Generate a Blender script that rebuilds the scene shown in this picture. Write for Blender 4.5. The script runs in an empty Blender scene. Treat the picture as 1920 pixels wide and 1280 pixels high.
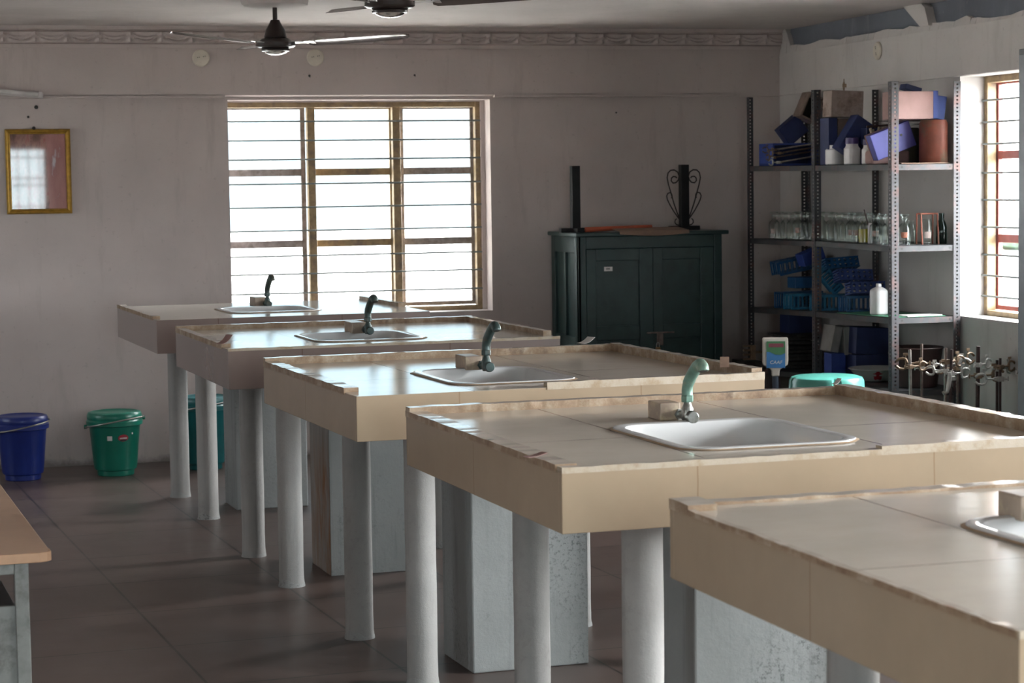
import bpy, bmesh, math, random
from mathutils import Vector, Matrix, Euler
random.seed(7)
S = bpy.context.scene
COL = S.collection
PI = math.pi

# ------------------------------------------------------------------ camera, sky, exposure
YAW, PITCH, ROLL = 0.27, 0.073486, -0.014133
sT, cT, sP, cP = math.sin(YAW), math.cos(YAW), math.sin(PITCH), math.cos(PITCH)
fwd = Vector((sT*cP, cT*cP, -sP)); right0 = Vector((cT, -sT, 0)); up0 = Vector((sT*sP, cT*sP, cP))
cr, sr = math.cos(ROLL), math.sin(ROLL)
cx = right0*cr + up0*sr; cy = up0*cr - right0*sr
cam_data = bpy.data.cameras.new('camera'); cam = bpy.data.objects.new('camera', cam_data); COL.objects.link(cam)
M4 = Matrix((cx, cy, -fwd)).transposed().to_4x4(); M4.translation = Vector((0, 0, 1.63282))
cam.matrix_world = M4
cam_data.sensor_width = 36.0; cam_data.lens = 4048.4/1920*36
cam_data.dof.use_dof = True; cam_data.dof.focus_distance = 7.6; cam_data.dof.aperture_fstop = 9.0
cam_data.clip_start = 0.05; cam_data.clip_end = 300
S.camera = cam

world = bpy.data.worlds.new('world'); S.world = world; world.use_nodes = True
wt = world.node_tree; bg = wt.nodes['Background']
tc = wt.nodes.new('ShaderNodeTexCoord'); sx_ = wt.nodes.new('ShaderNodeSeparateXYZ'); wt.links.new(tc.outputs['Generated'], sx_.inputs[0])
# hazy sky, far brighter on the sun's side (+X) than over the far window (+Y)
mr = wt.nodes.new('ShaderNodeMapRange'); mr.inputs['From Min'].default_value = -1; wt.links.new(sx_.outputs[0], mr.inputs['Value'])
rp = wt.nodes.new('ShaderNodeValToRGB'); wt.links.new(mr.outputs[0], rp.inputs[0]); e = rp.color_ramp.elements
e[0].position = 0.0; e[0].color = (0.036, 0.040, 0.042, 1); e[1].position = 1.0; e[1].color = (0.98, 0.99, 1.0, 1)
for p_, c_ in ((0.30, (0.026, 0.030, 0.032, 1)), (0.46, (0.0115, 0.016, 0.018, 1)), (0.64, (0.0125, 0.017, 0.0193, 1)), (0.76, (0.20, 0.215, 0.225, 1)), (0.88, (0.68, 0.70, 0.71, 1))):
    q_ = e.new(p_); q_.color = c_
mr2 = wt.nodes.new('ShaderNodeMapRange'); mr2.inputs['From Min'].default_value = -0.25; mr2.inputs['From Max'].default_value = -0.9
wt.links.new(sx_.outputs[1], mr2.inputs['Value'])
mx2 = wt.nodes.new('ShaderNodeMix'); mx2.data_type = 'RGBA'; mx2.blend_type = 'ADD'; wt.links.new(mr2.outputs[0], mx2.inputs[0])
mr3 = wt.nodes.new('ShaderNodeMapRange'); mr3.inputs['From Min'].default_value = -0.7; mr3.inputs['From Max'].default_value = 0.05; mr3.inputs['To Min'].default_value = 0.45
wt.links.new(sx_.outputs[1], mr3.inputs['Value'])
mu3 = wt.nodes.new('ShaderNodeMix'); mu3.data_type = 'RGBA'; mu3.blend_type = 'MULTIPLY'; mu3.inputs[0].default_value = 1.0
wt.links.new(rp.outputs[0], mu3.inputs[6]); wt.links.new(mr3.outputs[0], mu3.inputs[7])
wt.links.new(mu3.outputs[2], mx2.inputs[6]); mx2.inputs[7].default_value = (0.115, 0.135, 0.142, 1)
wt.links.new(mx2.outputs[2], bg.inputs[0]); bg.inputs[1].default_value = 17.5

S.view_settings.view_transform = 'Standard'; S.view_settings.look = 'None'
S.view_settings.gamma = 1.0; S.view_settings.use_curve_mapping = False
S.view_settings.exposure = 3.03
S.cycles.use_denoising = True
S.cycles.max_bounces = 10; S.cycles.diffuse_bounces = 6; S.cycles.glossy_bounces = 5
S.cycles.transmission_bounces = 8; S.cycles.transparent_max_bounces = 12
S.cycles.caustics_reflective = False; S.cycles.caustics_refractive = False
S.cycles.sample_clamp_indirect = 8.0

def portal(loc, rot, sx, sy):
    l = bpy.data.lights.new('window_daylight', 'AREA'); l.shape = 'RECTANGLE'; l.size = sx; l.size_y = sy
    l.cycles.is_portal = True
    o = bpy.data.objects.new('window_daylight', l); COL.objects.link(o); o.location = loc; o.rotation_euler = rot
# window openings: back wall (Y), right wall (X), front wall (Y)
XL, XR, YB, YF, ZC = -3.0, 5.37, 12.906, -1.2, 2.575
BACKWIN = (1.835, 3.451, 0.845, 2.145)                   # x0 x1 z0 z1
RIGHTWINS = [(9.70, 10.44), (4.1, 5.8), (0.2, 3.0)]    # y0 y1
RZ0, RZ1 = 0.89, 2.158
LEFTWINS = [(10.5, 12.2, 0.89, 2.158), (0.6, 1.5, 0.0, 2.1)]     # y0 y1 z0 z1: a window and an open doorway
FRONTWINS = [(0.10, 1.62, 0.85, 2.15)]
portal((sum(BACKWIN[:2])/2, YB+0.26, 1.5), (-PI/2, 0, 0), 1.62, 1.3)
for a, b in RIGHTWINS:
    portal((XR+0.26, (a+b)/2, 1.52), (0, PI/2, 0), 1.27, b-a)
for a, b, c, d in LEFTWINS:
    portal((XL-0.26, (a+b)/2, (c+d)/2), (0, -PI/2, 0), d-c, b-a)
for a, b, c, d in FRONTWINS:
    portal(((a+b)/2, YF-0.26, (c+d)/2), (PI/2, 0, 0), b-a, d-c)

# ------------------------------------------------------------------ materials
def lin(r, g, b):
    f = lambda c: (c/255/12.92) if c/255 <= 0.04045 else ((c/255+0.055)/1.055)**2.4
    return (f(r), f(g), f(b), 1)
class NT:
    def __init__(s, name):
        s.m = bpy.data.materials.new(name); s.m.use_nodes = True; s.t = s.m.node_tree
        s.b = s.t.nodes['Principled BSDF']
    def n(s, typ, **kw):
        x = s.t.nodes.new(typ)
        for k, v in kw.items():
            if k.startswith('i_'):
                x.inputs[k[2:].replace('_', ' ')].default_value = v
            else: setattr(x, k, v)
        return x
    def l(s, a, b): s.t.links.new(a, b)
    def coord(s, kind='Object'):
        return s.n('ShaderNodeTexCoord').outputs[kind]
    def noise(s, vec, scale, detail=4, rough=0.55):
        x = s.n('ShaderNodeTexNoise'); x.inputs['Scale'].default_value = scale; x.inputs['Detail'].default_value = detail
        x.inputs['Roughness'].default_value = rough
        s.l(vec, x.inputs['Vector']); return x.outputs['Fac']
    def scaled(s, vec, sc):
        x = s.n('ShaderNodeMapping'); x.inputs['Scale'].default_value = sc; s.l(vec, x.inputs['Vector']); return x.outputs[0]
    def ramp(s, fac, stops):
        x = s.n('ShaderNodeValToRGB'); e = x.color_ramp.elements
        e[0].position, e[0].color = stops[0]; e[1].position, e[1].color = stops[-1]
        for p, c in stops[1:-1]:
            k = e.new(p); k.color = c
        s.l(fac, x.inputs[0]); return x.outputs[0]
    def mix(s, fac, a, b):
        x = s.n('ShaderNodeMix', data_type='RGBA')
        for v, i in ((fac, 0), (a, 6), (b, 7)):
            if hasattr(v, 'links'): s.l(v, x.inputs[i])
            else: x.inputs[i].default_value = v
        return x.outputs[2]
    def math(s, op, a, b=0.0, c=0.0):
        x = s.n('ShaderNodeMath', operation=op)
        for i, v in enumerate((a, b, c)):
            if hasattr(v, 'links'): s.l(v, x.inputs[i])
            else: x.inputs[i].default_value = v
        return x.outputs[0]
    def bump(s, h, strength=0.2, dist=0.01):
        x = s.n('ShaderNodeBump'); x.inputs['Strength'].default_value = strength; x.inputs['Distance'].default_value = dist
        s.l(h, x.inputs['Height']); s.l(x.outputs[0], s.b.inputs['Normal'])
    def col(s, c):
        if hasattr(c, 'links'): s.l(c, s.b.inputs['Base Color'])
        else: s.b.inputs['Base Color'].default_value = c
    def set(s, **kw):
        for k, v in kw.items(): s.b.inputs[k.replace('_', ' ')].default_value = v

def simple(name, c, rough=0.5, metal=0.0, var=0.12, scale=14.0, spec=None, dirt=None, dscale=6.0, bump=0.0):
    t = NT(name); v = t.coord()
    dark = (c[0]*(1-var*2), c[1]*(1-var*2), c[2]*(1-var*2), 1)
    k = t.ramp(t.noise(v, scale), [(0.3, dark), (0.65, c)])
    if dirt:
        k = t.mix(t.ramp(t.noise(v, dscale, 6, 0.65), [(0.5, (0, 0, 0, 1)), (0.68, (1, 1, 1, 1))]), k, dirt)
    t.col(k); t.set(Roughness=rough, Metallic=metal)
    if spec is not None: t.b.inputs['Specular IOR Level'].default_value = spec
    if bump: t.bump(t.noise(v, scale*3), bump, 0.004)
    return t.m

def plaster(name, base, stain, grime):
    t = NT(name); v = t.coord()
    n1 = t.noise(v, 1.1, 6, 0.6); n2 = t.noise(t.scaled(v, (3, 3, 0.5)), 3.0, 6, 0.65); n3 = t.noise(v, 38, 3)
    k = t.ramp(n1, [(0.32, stain), (0.62, base)])
    k = t.mix(t.ramp(n2, [(0.56, (0, 0, 0, 1)), (0.78, (0.55, 0.55, 0.55, 1))]), k, grime)
    k = t.mix(t.ramp(n3, [(0.66, (0, 0, 0, 1)), (0.72, (0.35, 0.35, 0.35, 1))]), k, grime)
    sp = t.n('ShaderNodeSeparateXYZ'); t.l(v, sp.inputs[0])
    hz = t.math('ADD', sp.outputs[2], t.math('MULTIPLY', t.math('SUBTRACT', t.noise(v, 7, 6, 0.7), 0.5), 0.16))
    ft = t.n('ShaderNodeMapRange'); ft.inputs['From Min'].default_value = 0.050; ft.inputs['From Max'].default_value = 0.015; t.l(hz, ft.inputs['Value'])
    k = t.mix(t.math('MULTIPLY', ft.outputs[0], 0.75), k, (0.10, 0.09, 0.085, 1))
    lo = t.n('ShaderNodeMapRange'); lo.inputs['From Min'].default_value = 0.75; lo.inputs['From Max'].default_value = 0.15; t.l(hz, lo.inputs['Value'])
    k = t.mix(t.math('MULTIPLY', lo.outputs[0], 0.30), k, grime)
    t.col(k); t.set(Roughness=0.9); t.b.inputs['Specular IOR Level'].default_value = 0.2
    t.bump(t.noise(v, 14, 6, 0.7), 0.12, 0.02)
    return t.m

m_wall = plaster('lime_plaster', (0.55, 0.485, 0.462, 1), (0.46, 0.405, 0.385, 1), (0.34, 0.30, 0.28, 1))
m_wallr = plaster('grey_lime_plaster', (0.58, 0.555, 0.535, 1), (0.49, 0.47, 0.455, 1), (0.36, 0.345, 0.33, 1))
m_wall2 = plaster('brown_distemper', (0.20, 0.145, 0.115, 1), (0.17, 0.125, 0.10, 1), (0.13, 0.10, 0.08, 1))
m_ceil = plaster('ceiling_paint', (0.66, 0.61, 0.59, 1), (0.56, 0.52, 0.50, 1), (0.46, 0.43, 0.41, 1))
m_blue = plaster('blue_grey_bare_concrete', (0.185, 0.205, 0.24, 1), (0.13, 0.14, 0.165, 1), (0.30, 0.31, 0.32, 1))

def floor_mat():
    t = NT('floor_tile'); g = t.n('ShaderNodeNewGeometry').outputs['Position']
    mp = t.n('ShaderNodeMapping', vector_type='POINT'); t.l(g, mp.inputs[0])
    ang = -0.072; mp.inputs['Rotation'].default_value = (0, 0, ang)
    mp.inputs['Location'].default_value = (0, 0, 0)
    sep = t.n('ShaderNodeSeparateXYZ'); t.l(mp.outputs[0], sep.inputs[0])
    T = 0.655
    # the joint through (0.702, 9.621)
    ox = 0.702*math.cos(ang) - 9.621*math.sin(ang); oy = 0.702*math.sin(ang) + 9.621*math.cos(ang)
    u = t.math('DIVIDE', t.math('SUBTRACT', sep.outputs[0], ox), T); v = t.math('DIVIDE', t.math('SUBTRACT', sep.outputs[1], oy), T)
    def edge(x): return t.math('ABSOLUTE', t.math('SUBTRACT', t.math('FRACT', t.math('ADD', x, 0.5)), 0.5))
    e = t.math('MINIMUM', edge(u), edge(v))
    joint = t.math('LESS_THAN', e, 0.0075)
    cell = t.n('ShaderNodeCombineXYZ'); t.l(t.math('FLOOR', u), cell.inputs[0]); t.l(t.math('FLOOR', v), cell.inputs[1])
    wn = t.n('ShaderNodeTexWhiteNoise', noise_dimensions='2D'); t.l(cell.outputs[0], wn.inputs['Vector'])
    base = t.mix(wn.outputs['Value'], (0.098, 0.064, 0.054, 1), (0.086, 0.063, 0.056, 1))
    streak = t.noise(t.scaled(mp.outputs[0], (1.2, 14, 1)), 3.0, 5, 0.6)
    base = t.mix(t.ramp(streak, [(0.35, (0, 0, 0, 1)), (0.75, (0.6, 0.6, 0.6, 1))]), base, (0.105, 0.074, 0.064, 1))
    dust = t.noise(g, 2.2, 6, 0.6)
    base = t.mix(t.ramp(dust, [(0.45, (0, 0, 0, 1)), (0.8, (0.22, 0.22, 0.22, 1))]), base, (0.22, 0.18, 0.16, 1))
    t.col(t.mix(joint, base, (0.028, 0.024, 0.022, 1)))
    t.l(t.ramp(dust, [(0.3, (0.30, 0.30, 0.30, 1)), (0.7, (0.40, 0.40, 0.40, 1))]), t.b.inputs['Roughness'])
    return t.m
m_floor = floor_mat()

def tile_mat(name, base, lines_x, lines_y, grout, rough=0.14, w=0.0022, var=0.08):
    """glazed tile with joints at given local x and y (or z) positions"""
    t = NT(name); v = t.coord(); sep = t.n('ShaderNodeSeparateXYZ'); t.l(v, sep.inputs[0])
    m = None
    for ax, ls in ((0, lines_x), (1, lines_y)):
        for q in ls:
            wob = t.math('MULTIPLY', t.math('SUBTRACT', t.noise(v, 9.0), 0.5), 0.006)
            d = t.math('LESS_THAN', t.math('ABSOLUTE', t.math('ADD', t.math('SUBTRACT', sep.outputs[ax], q), wob)), w)
            m = d if m is None else t.math('MAXIMUM', m, d)
    dk = tuple(c*(1-var*2) for c in base[:3]) + (1,)
    k = t.ramp(t.noise(v, 3.2, 5, 0.6), [(0.3, dk), (0.7, base)])
    smear = t.ramp(t.noise(t.scaled(v, (1, 5, 1)), 4.0, 6, 0.7), [(0.45, (0, 0, 0, 1)), (0.9, (0.5, 0.5, 0.5, 1))])
    k = t.mix(smear, k, (base[0]*0.86, base[1]*0.84, base[2]*0.81, 1))
    if m is not None: k = t.mix(m, k, grout)
    t.col(k); t.set(Roughness=rough)
    return t.m
GROUT = (0.13, 0.07, 0.045, 1)
m_top = tile_mat('glazed_worktop_tile', (0.58, 0.535, 0.465, 1), (0.380, 0.872), (-0.78,), GROUT)
m_fascia = tile_mat('glazed_fascia_tile', (0.41, 0.318, 0.222, 1), (0.33, 0.94), (-0.64,), (0.30, 0.215, 0.14, 1), rough=0.16)
m_fascia_shaded = tile_mat('shaded_pinkish_fascia_tile', (0.24, 0.185, 0.165, 1), (0.30, 0.92), (-0.55,), (0.16, 0.11, 0.09, 1), rough=0.18)  # pinkish tile, darkened so the two farthest benches' shade is in its colour
def edge_mat(name, a, b, c, dk):
    t = NT(name); v = t.coord()
    k = t.ramp(t.noise(v, 16, 6, 0.7), [(0.34, a), (0.5, b), (0.66, c)])
    k = t.mix(t.ramp(t.noise(v, 9, 5, 0.7), [(0.62, (0, 0, 0, 1)), (0.72, (0.7, 0.7, 0.7, 1))]), k, dk)
    t.col(k); t.set(Roughness=0.6); t.bump(t.noise(v, 60, 4), 0.4, 0.003); return t.m
m_edge = edge_mat('pale_grouted_tile_edge', (0.36, 0.27, 0.17, 1), (0.44, 0.37, 0.28, 1), (0.47, 0.41, 0.33, 1), (0.27, 0.16, 0.09, 1))
m_edgeb = edge_mat('brown_grouted_tile_edge', (0.20, 0.125, 0.075, 1), (0.29, 0.20, 0.125, 1), (0.42, 0.34, 0.25, 1), (0.13, 0.075, 0.05, 1))
m_railtop = simple('rail_tile', (0.52, 0.47, 0.41, 1), 0.14, var=0.1, scale=9)
m_core = simple('bench_core_concrete', (0.30, 0.28, 0.26, 1), 0.9)
def concrete(name, base, dark, sc=26.0, specks=0.85):
    t = NT(name); v = t.coord()
    k = t.ramp(t.noise(v, 2.2, 6, 0.6), [(0.3, tuple(c*0.75 for c in base[:3])+(1,)), (0.65, base)])
    patch = t.noise(t.scaled(v, (1, 1, 0.45)), 3.6, 5, 0.6)
    speck = t.noise(v, sc*3.2, 4, 0.75)
    sp = t.math('MULTIPLY', t.ramp(speck, [(0.52, (0, 0, 0, 1)), (0.62, (1, 1, 1, 1))]), t.ramp(patch, [(0.48, (0, 0, 0, 1)), (0.62, (specks, specks, specks, 1))]))
    k = t.mix(sp, k, dark)
    streak = t.noise(t.scaled(v, (9, 9, 0.5)), 3.0, 5, 0.6)
    k = t.mix(t.ramp(streak, [(0.55, (0, 0, 0, 1)), (0.78, (0.55, 0.55, 0.55, 1))]), k, dark)
    t.col(k); t.set(Roughness=0.85); t.bump(t.noise(v, 45, 6, 0.7), 0.25, 0.01); return t.m
m_pillar = concrete('whitewashed_concrete', (0.285, 0.30, 0.297, 1), (0.11, 0.115, 0.115, 1))
m_leg = concrete('whitewashed_pipe', (0.37, 0.365, 0.35, 1), (0.20, 0.195, 0.185, 1), 14, 0.25)
m_cem = concrete('cement_splash', (0.36, 0.365, 0.355, 1), (0.14, 0.14, 0.14, 1))
def rust_pillar():
    t = NT('rust_stain_on_concrete'); v = t.coord(); sep = t.n('ShaderNodeSeparateXYZ'); t.l(v, sep.inputs[0])
    base = t.ramp(t.noise(t.scaled(v, (9, 9, 1.5)), 2.6, 6, 0.65), [(0.3, (0.20, 0.185, 0.17, 1)), (0.65, (0.31, 0.295, 0.275, 1))])
    n = t.noise(t.scaled(v, (7, 7, 1.6)), 2.4, 6, 0.65)
    h = t.n('ShaderNodeMapRange'); h.inputs['From Min'].default_value = 0.62; h.inputs['From Max'].default_value = 0.40; t.l(sep.outputs[2], h.inputs['Value'])
    y = t.n('ShaderNodeMapRange'); y.inputs['From Min'].default_value = -0.62; y.inputs['From Max'].default_value = -0.90; y.inputs['To Min'].default_value = 0.25; t.l(sep.outputs[1], y.inputs['Value'])
    m = t.math('MULTIPLY', t.math('MULTIPLY', t.ramp(n, [(0.38, (0, 0, 0, 1)), (0.62, (1, 1, 1, 1))]), h.outputs[0]), y.outputs[0])
    t.col(t.mix(m, base, (0.23, 0.105, 0.04, 1))); t.set(Roughness=0.9); return t.m
m_rustp = rust_pillar()
m_sink = simple('white_sink_ceramic', (0.60, 0.61, 0.61, 1), 0.10, var=0.04, scale=4)
m_rim = simple('sink_sealant', (0.42, 0.30, 0.19, 1), 0.6, var=0.2, scale=30)
m_dark = simple('dark_hole', (0.03, 0.028, 0.026, 1), 0.6)
m_verd = simple('verdigris_brass', (0.15, 0.27, 0.215, 1), 0.45, 0.35, var=0.2, scale=30, dirt=(0.23, 0.27, 0.20, 1), dscale=20)
m_verd_shaded = simple('shaded_verdigris_brass', (0.055, 0.085, 0.08, 1), 0.4, 0.4, var=0.2, scale=30, dirt=(0.10, 0.07, 0.045, 1), dscale=20)  # darker copy of the verdigris; backlit shade of the far taps is in its colour
m_tarn = simple('dulled_chrome', (0.33, 0.34, 0.32, 1), 0.28, 0.85, var=0.15, scale=30, dirt=(0.12, 0.11, 0.09, 1), dscale=26)
m_boxtile = simple('pipe_box_tile', (0.34, 0.265, 0.205, 1), 0.3, var=0.1, dirt=(0.45, 0.37, 0.25, 1), dscale=22)
m_yframe = simple('yellowed_window_paint', (0.36, 0.255, 0.135, 1), 0.6, var=0.2, scale=20, dirt=(0.17, 0.12, 0.09, 1), dscale=14)
m_gwood = simple('weathered_window_wood', (0.36, 0.31, 0.29, 1), 0.8, var=0.2, scale=24, dirt=(0.16, 0.13, 0.12, 1), dscale=18)
m_rframe = simple('red_window_paint', (0.45, 0.13, 0.12, 1), 0.55, var=0.12, scale=16)
m_bar = simple('window_bar_iron', (0.20, 0.22, 0.21, 1), 0.5, 0.3)
def pane_mat():
    t = NT('clear_window_glass'); t.t.nodes.remove(t.b); out = t.t.nodes['Material Output']
    tr = t.n('ShaderNodeBsdfTransparent'); gl = t.n('ShaderNodeBsdfGlossy'); gl.inputs['Roughness'].default_value = 0.02
    lw = t.n('ShaderNodeLayerWeight'); lw.inputs[0].default_value = 0.5
    fr = t.math('ADD', t.math('MULTIPLY', t.math('POWER', lw.outputs['Facing'], 5.0), 0.6), 0.04)
    mx = t.n('ShaderNodeMixShader'); t.l(fr, mx.inputs[0]); t.l(tr.outputs[0], mx.inputs[1]); t.l(gl.outputs[0], mx.inputs[2])
    t.l(mx.outputs[0], out.inputs[0]); return t.m
m_pane = pane_mat()
m_green = simple('dark_green_cupboard_paint', (0.012, 0.036, 0.035, 1), 0.40, var=0.18, scale=9, dirt=(0.02, 0.046, 0.043, 1), dscale=5)
m_black = simple('black_enamel', (0.008, 0.008, 0.009, 1), 0.5, var=0.2, spec=0.2)
m_iron = simple('dark_wrought_iron', (0.035, 0.028, 0.025, 1), 0.5, 0.4)
m_gold = simple('gilt_frame', (0.42, 0.24, 0.035, 1), 0.35, 0.55, var=0.18, scale=40)
def picture():
    t = NT('faded_picture_under_glass'); v = t.coord(); sep = t.n('ShaderNodeSeparateXYZ'); t.l(v, sep.inputs[0])
    k = t.ramp(t.noise(t.scaled(v, (16, 1, 7)), 1.0, 5, 0.6), [(0.30, (0.10, 0.075, 0.06, 1)), (0.45, (0.22, 0.12, 0.10, 1)), (0.55, (0.36, 0.20, 0.17, 1)), (0.68, (0.30, 0.05, 0.05, 1))])
    right = t.math('GREATER_THAN', t.math('ADD', sep.outputs[0], t.math('MULTIPLY', t.noise(v, 12), 0.05)), 0.075)
    k = t.mix(right, k, t.ramp(t.noise(t.scaled(v, (18, 1, 5)), 1.0, 4, 0.6), [(0.35, (0.42, 0.22, 0.20, 1)), (0.6, (0.34, 0.17, 0.16, 1)), (0.7, (0.5, 0.46, 0.48, 1))]))
    t.col(k); t.set(Roughness=0.03); return t.m
m_mirror = picture()
m_steelgrey = simple('grey_enamelled_steel', (0.25, 0.27, 0.29, 1), 0.45, 0.2, var=0.1)
m_steeldark = simple('dark_steel_edge', (0.10, 0.105, 0.11, 1), 0.45, 0.3)
m_rack = simple('slotted_steel_grey', (0.052, 0.052, 0.058, 1), 0.55, 0.0, var=0.15, scale=20, dirt=(0.11, 0.055, 0.048, 1), dscale=11)
m_rackp = simple('rack_shelf_steel', (0.060, 0.062, 0.066, 1), 0.55, 0.0, var=0.15, scale=12, dirt=(0.12, 0.065, 0.055, 1), dscale=7)
def pl(name, c, rough=0.35, **k): return simple(name, c, rough, **k)
m_bgreen = pl('green_bucket_plastic', (0.010, 0.17, 0.115, 1), 0.32, var=0.08)
m_bblue = pl('blue_bucket_plastic', (0.012, 0.028, 0.19, 1), 0.34, var=0.08)
m_bteal = pl('teal_bucket_plastic', (0.008, 0.12, 0.13, 1), 0.35, var=0.08)
m_wire = simple('bucket_handle_wire', (0.34, 0.33, 0.30, 1), 0.4, 0.6)
m_red = pl('red_sticker', (0.30, 0.02, 0.035, 1)); m_white = pl('white_paper', (0.66, 0.64, 0.62, 1), 0.7)
m_ink = pl('black_ink', (0.02, 0.02, 0.022, 1), 0.6)
m_fan = simple('brown_fan_enamel', (0.028, 0.018, 0.016, 1), 0.3, 0.1, var=0.1)
m_chrome = simple('fan_bright_trim', (0.80, 0.78, 0.76, 1), 0.16, 0.9, var=0.03)
m_blade = simple('fan_blade_enamel', (0.24, 0.205, 0.195, 1), 0.18, 0.35, var=0.06)
m_ivory = simple('ivory_switch_plate', (0.62, 0.57, 0.48, 1), 0.45, var=0.08)
m_tube = simple('tube_light_casing', (0.60, 0.56, 0.55, 1), 0.4, var=0.05)
m_desk = simple('beige_laminate', (0.60, 0.41, 0.28, 1), 0.4, var=0.06, scale=5)
m_deskedge = simple('laminate_edge', (0.58, 0.36, 0.22, 1), 0.45, var=0.08, scale=12)
m_deskleg = simple('grey_painted_steel', (0.27, 0.28, 0.265, 1), 0.5, 0.1, var=0.12, scale=24, dirt=(0.14, 0.14, 0.13, 1), dscale=18)
m_stool = pl('aqua_stool_plastic', (0.10, 0.39, 0.325, 1), 0.28, var=0.06)
m_navy = simple('navy_painted_wood', (0.018, 0.030, 0.115, 1), 0.55, var=0.15)
m_violet = simple('violet_blue_painted_board', (0.085, 0.085, 0.36, 1), 0.5, var=0.08)
m_brightblue = simple('blue_painted_wood', (0.030, 0.065, 0.30, 1), 0.5, var=0.1)
m_pink = simple('pinkish_bare_wood', (0.36, 0.22, 0.20, 1), 0.75, var=0.14, scale=8)
m_tan = simple('dusty_tan_wood', (0.27, 0.20, 0.165, 1), 0.8, var=0.18, scale=9, dirt=(0.10, 0.065, 0.05, 1))
m_pale = simple('dusty_pale_wood', (0.38, 0.30, 0.265, 1), 0.8, var=0.14, scale=9, dirt=(0.15, 0.10, 0.08, 1))
m_rustcan = simple('rusted_tin', (0.26, 0.075, 0.045, 1), 0.6, 0.25, var=0.22, scale=10, dirt=(0.15, 0.11, 0.07, 1), dscale=9)
m_olive = simple('olive_dark_tin', (0.055, 0.048, 0.030, 1), 0.5, var=0.2)
m_plw = simple('white_bottle_plastic', (0.66, 0.64, 0.64, 1), 0.4, var=0.05)
m_purple = pl('purple_cap_plastic', (0.07, 0.045, 0.17, 1)); m_yel = pl('yellow_tube_plastic', (0.45, 0.30, 0.09, 1))
m_bristle = simple('cream_bristle', (0.50, 0.44, 0.32, 1), 0.9)
m_rod = simple('rusty_clamp_rod', (0.20, 0.15, 0.13, 1), 0.45, 0.6, var=0.25, scale=30)
m_rodp = simple('pale_steel_rod', (0.40, 0.36, 0.33, 1), 0.4, 0.6, var=0.2, scale=30)
m_rodd = simple('dark_rusted_rod', (0.075, 0.045, 0.042, 1), 0.5, 0.4, var=0.2, scale=30)
m_clampt = simple('tan_cast_clamp', (0.33, 0.23, 0.15, 1), 0.5, 0.35, var=0.2, scale=40)
m_clampw = simple('pale_aluminium_clamp', (0.62, 0.61, 0.58, 1), 0.4, 0.4, var=0.12, scale=40)
m_rackblue = pl('blue_test_tube_rack_plastic', (0.018, 0.095, 0.24, 1), 0.4, var=0.1)
m_rackcyan = pl('sky_blue_rack_plastic', (0.035, 0.19, 0.34, 1), 0.4, var=0.1)
m_rackindigo = pl('indigo_rack_plastic', (0.045, 0.08, 0.26, 1), 0.4, var=0.1)
m_grey = simple('grey_folder_card', (0.27, 0.26, 0.25, 1), 0.8, var=0.12)
m_clutter = simple('dark_wire_gauze', (0.05, 0.045, 0.042, 1), 0.7, 0.2, var=0.3, scale=40)
m_basin = simple('white_enamel_basin', (0.50, 0.50, 0.49, 1), 0.3, var=0.06)
m_redpaint = simple('red_basin_flower', (0.38, 0.015, 0.03, 1), 0.4)
m_pot = simple('brown_pot_tin', (0.075, 0.040, 0.036, 1), 0.55, var=0.2)
m_redcloth = simple('dark_red_plastic', (0.22, 0.012, 0.022, 1), 0.5)
m_gsheet = simple('green_sheet', (0.05, 0.22, 0.12, 1), 0.6)
m_orange = simple('orange_red_roll', (0.42, 0.085, 0.035, 1), 0.6)
m_card = simple('brown_cardboard', (0.24, 0.155, 0.11, 1), 0.85)
m_brass = simple('worn_brass', (0.36, 0.22, 0.10, 1), 0.35, 0.7, var=0.2)
m_scale = simple('cream_scale_plastic', (0.50, 0.45, 0.40, 1), 0.4, var=0.05)
m_sgreen = pl('label_green', (0.04, 0.16, 0.06, 1)); m_sblue = pl('label_blue', (0.03, 0.17, 0.42, 1)); m_sred = pl('label_red', (0.20, 0.03, 0.05, 1))
m_pole = simple('blue_grey_pole', (0.055, 0.070, 0.10, 1), 0.4, 0.3)
def glass(name, c, alpha_rough=0.0):
    t = NT(name); t.t.nodes.remove(t.b); out = t.t.nodes['Material Output']
    tr = t.n('ShaderNodeBsdfTransparent'); tr.inputs[0].default_value = c
    gl = t.n('ShaderNodeBsdfGlossy'); gl.inputs['Roughness'].default_value = 0.06; gl.inputs[0].default_value = (0.95, 1, 1, 1)
    lw = t.n('ShaderNodeLayerWeight'); lw.inputs[0].default_value = 0.2
    f = t.math('ADD', t.math('MULTIPLY', lw.outputs['Fresnel'], 0.55), 0.03)
    mx = t.n('ShaderNodeMixShader'); t.l(f, mx.inputs[0]); t.l(tr.outputs[0], mx.inputs[1]); t.l(gl.outputs[0], mx.inputs[2])
    t.l(mx.outputs[0], out.inputs[0]); return t.m
m_glass = glass('bottle_glass', (0.88, 0.90, 0.88, 1)); m_dglass = glass('dark_green_glass', (0.16, 0.26, 0.22, 1))
m_liq = simple('yellow_liquid', (0.50, 0.42, 0.012, 1), 0.15, var=0.05)
m_blabel = simple('bottle_paper_label', (0.55, 0.45, 0.41, 1), 0.8, dirt=(0.40, 0.20, 0.15, 1), dscale=30)
m_olabel = simple('orange_bottle_label', (0.50, 0.20, 0.12, 1), 0.7, dirt=(0.15, 0.06, 0.05, 1), dscale=24)
m_ground = simple('pale_ground', (0.62, 0.60, 0.56, 1), 0.9, scale=0.3)
m_hedge = simple('hedge_leaf', (0.20, 0.30, 0.20, 1), 0.8, var=0.3, scale=1.5)

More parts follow.
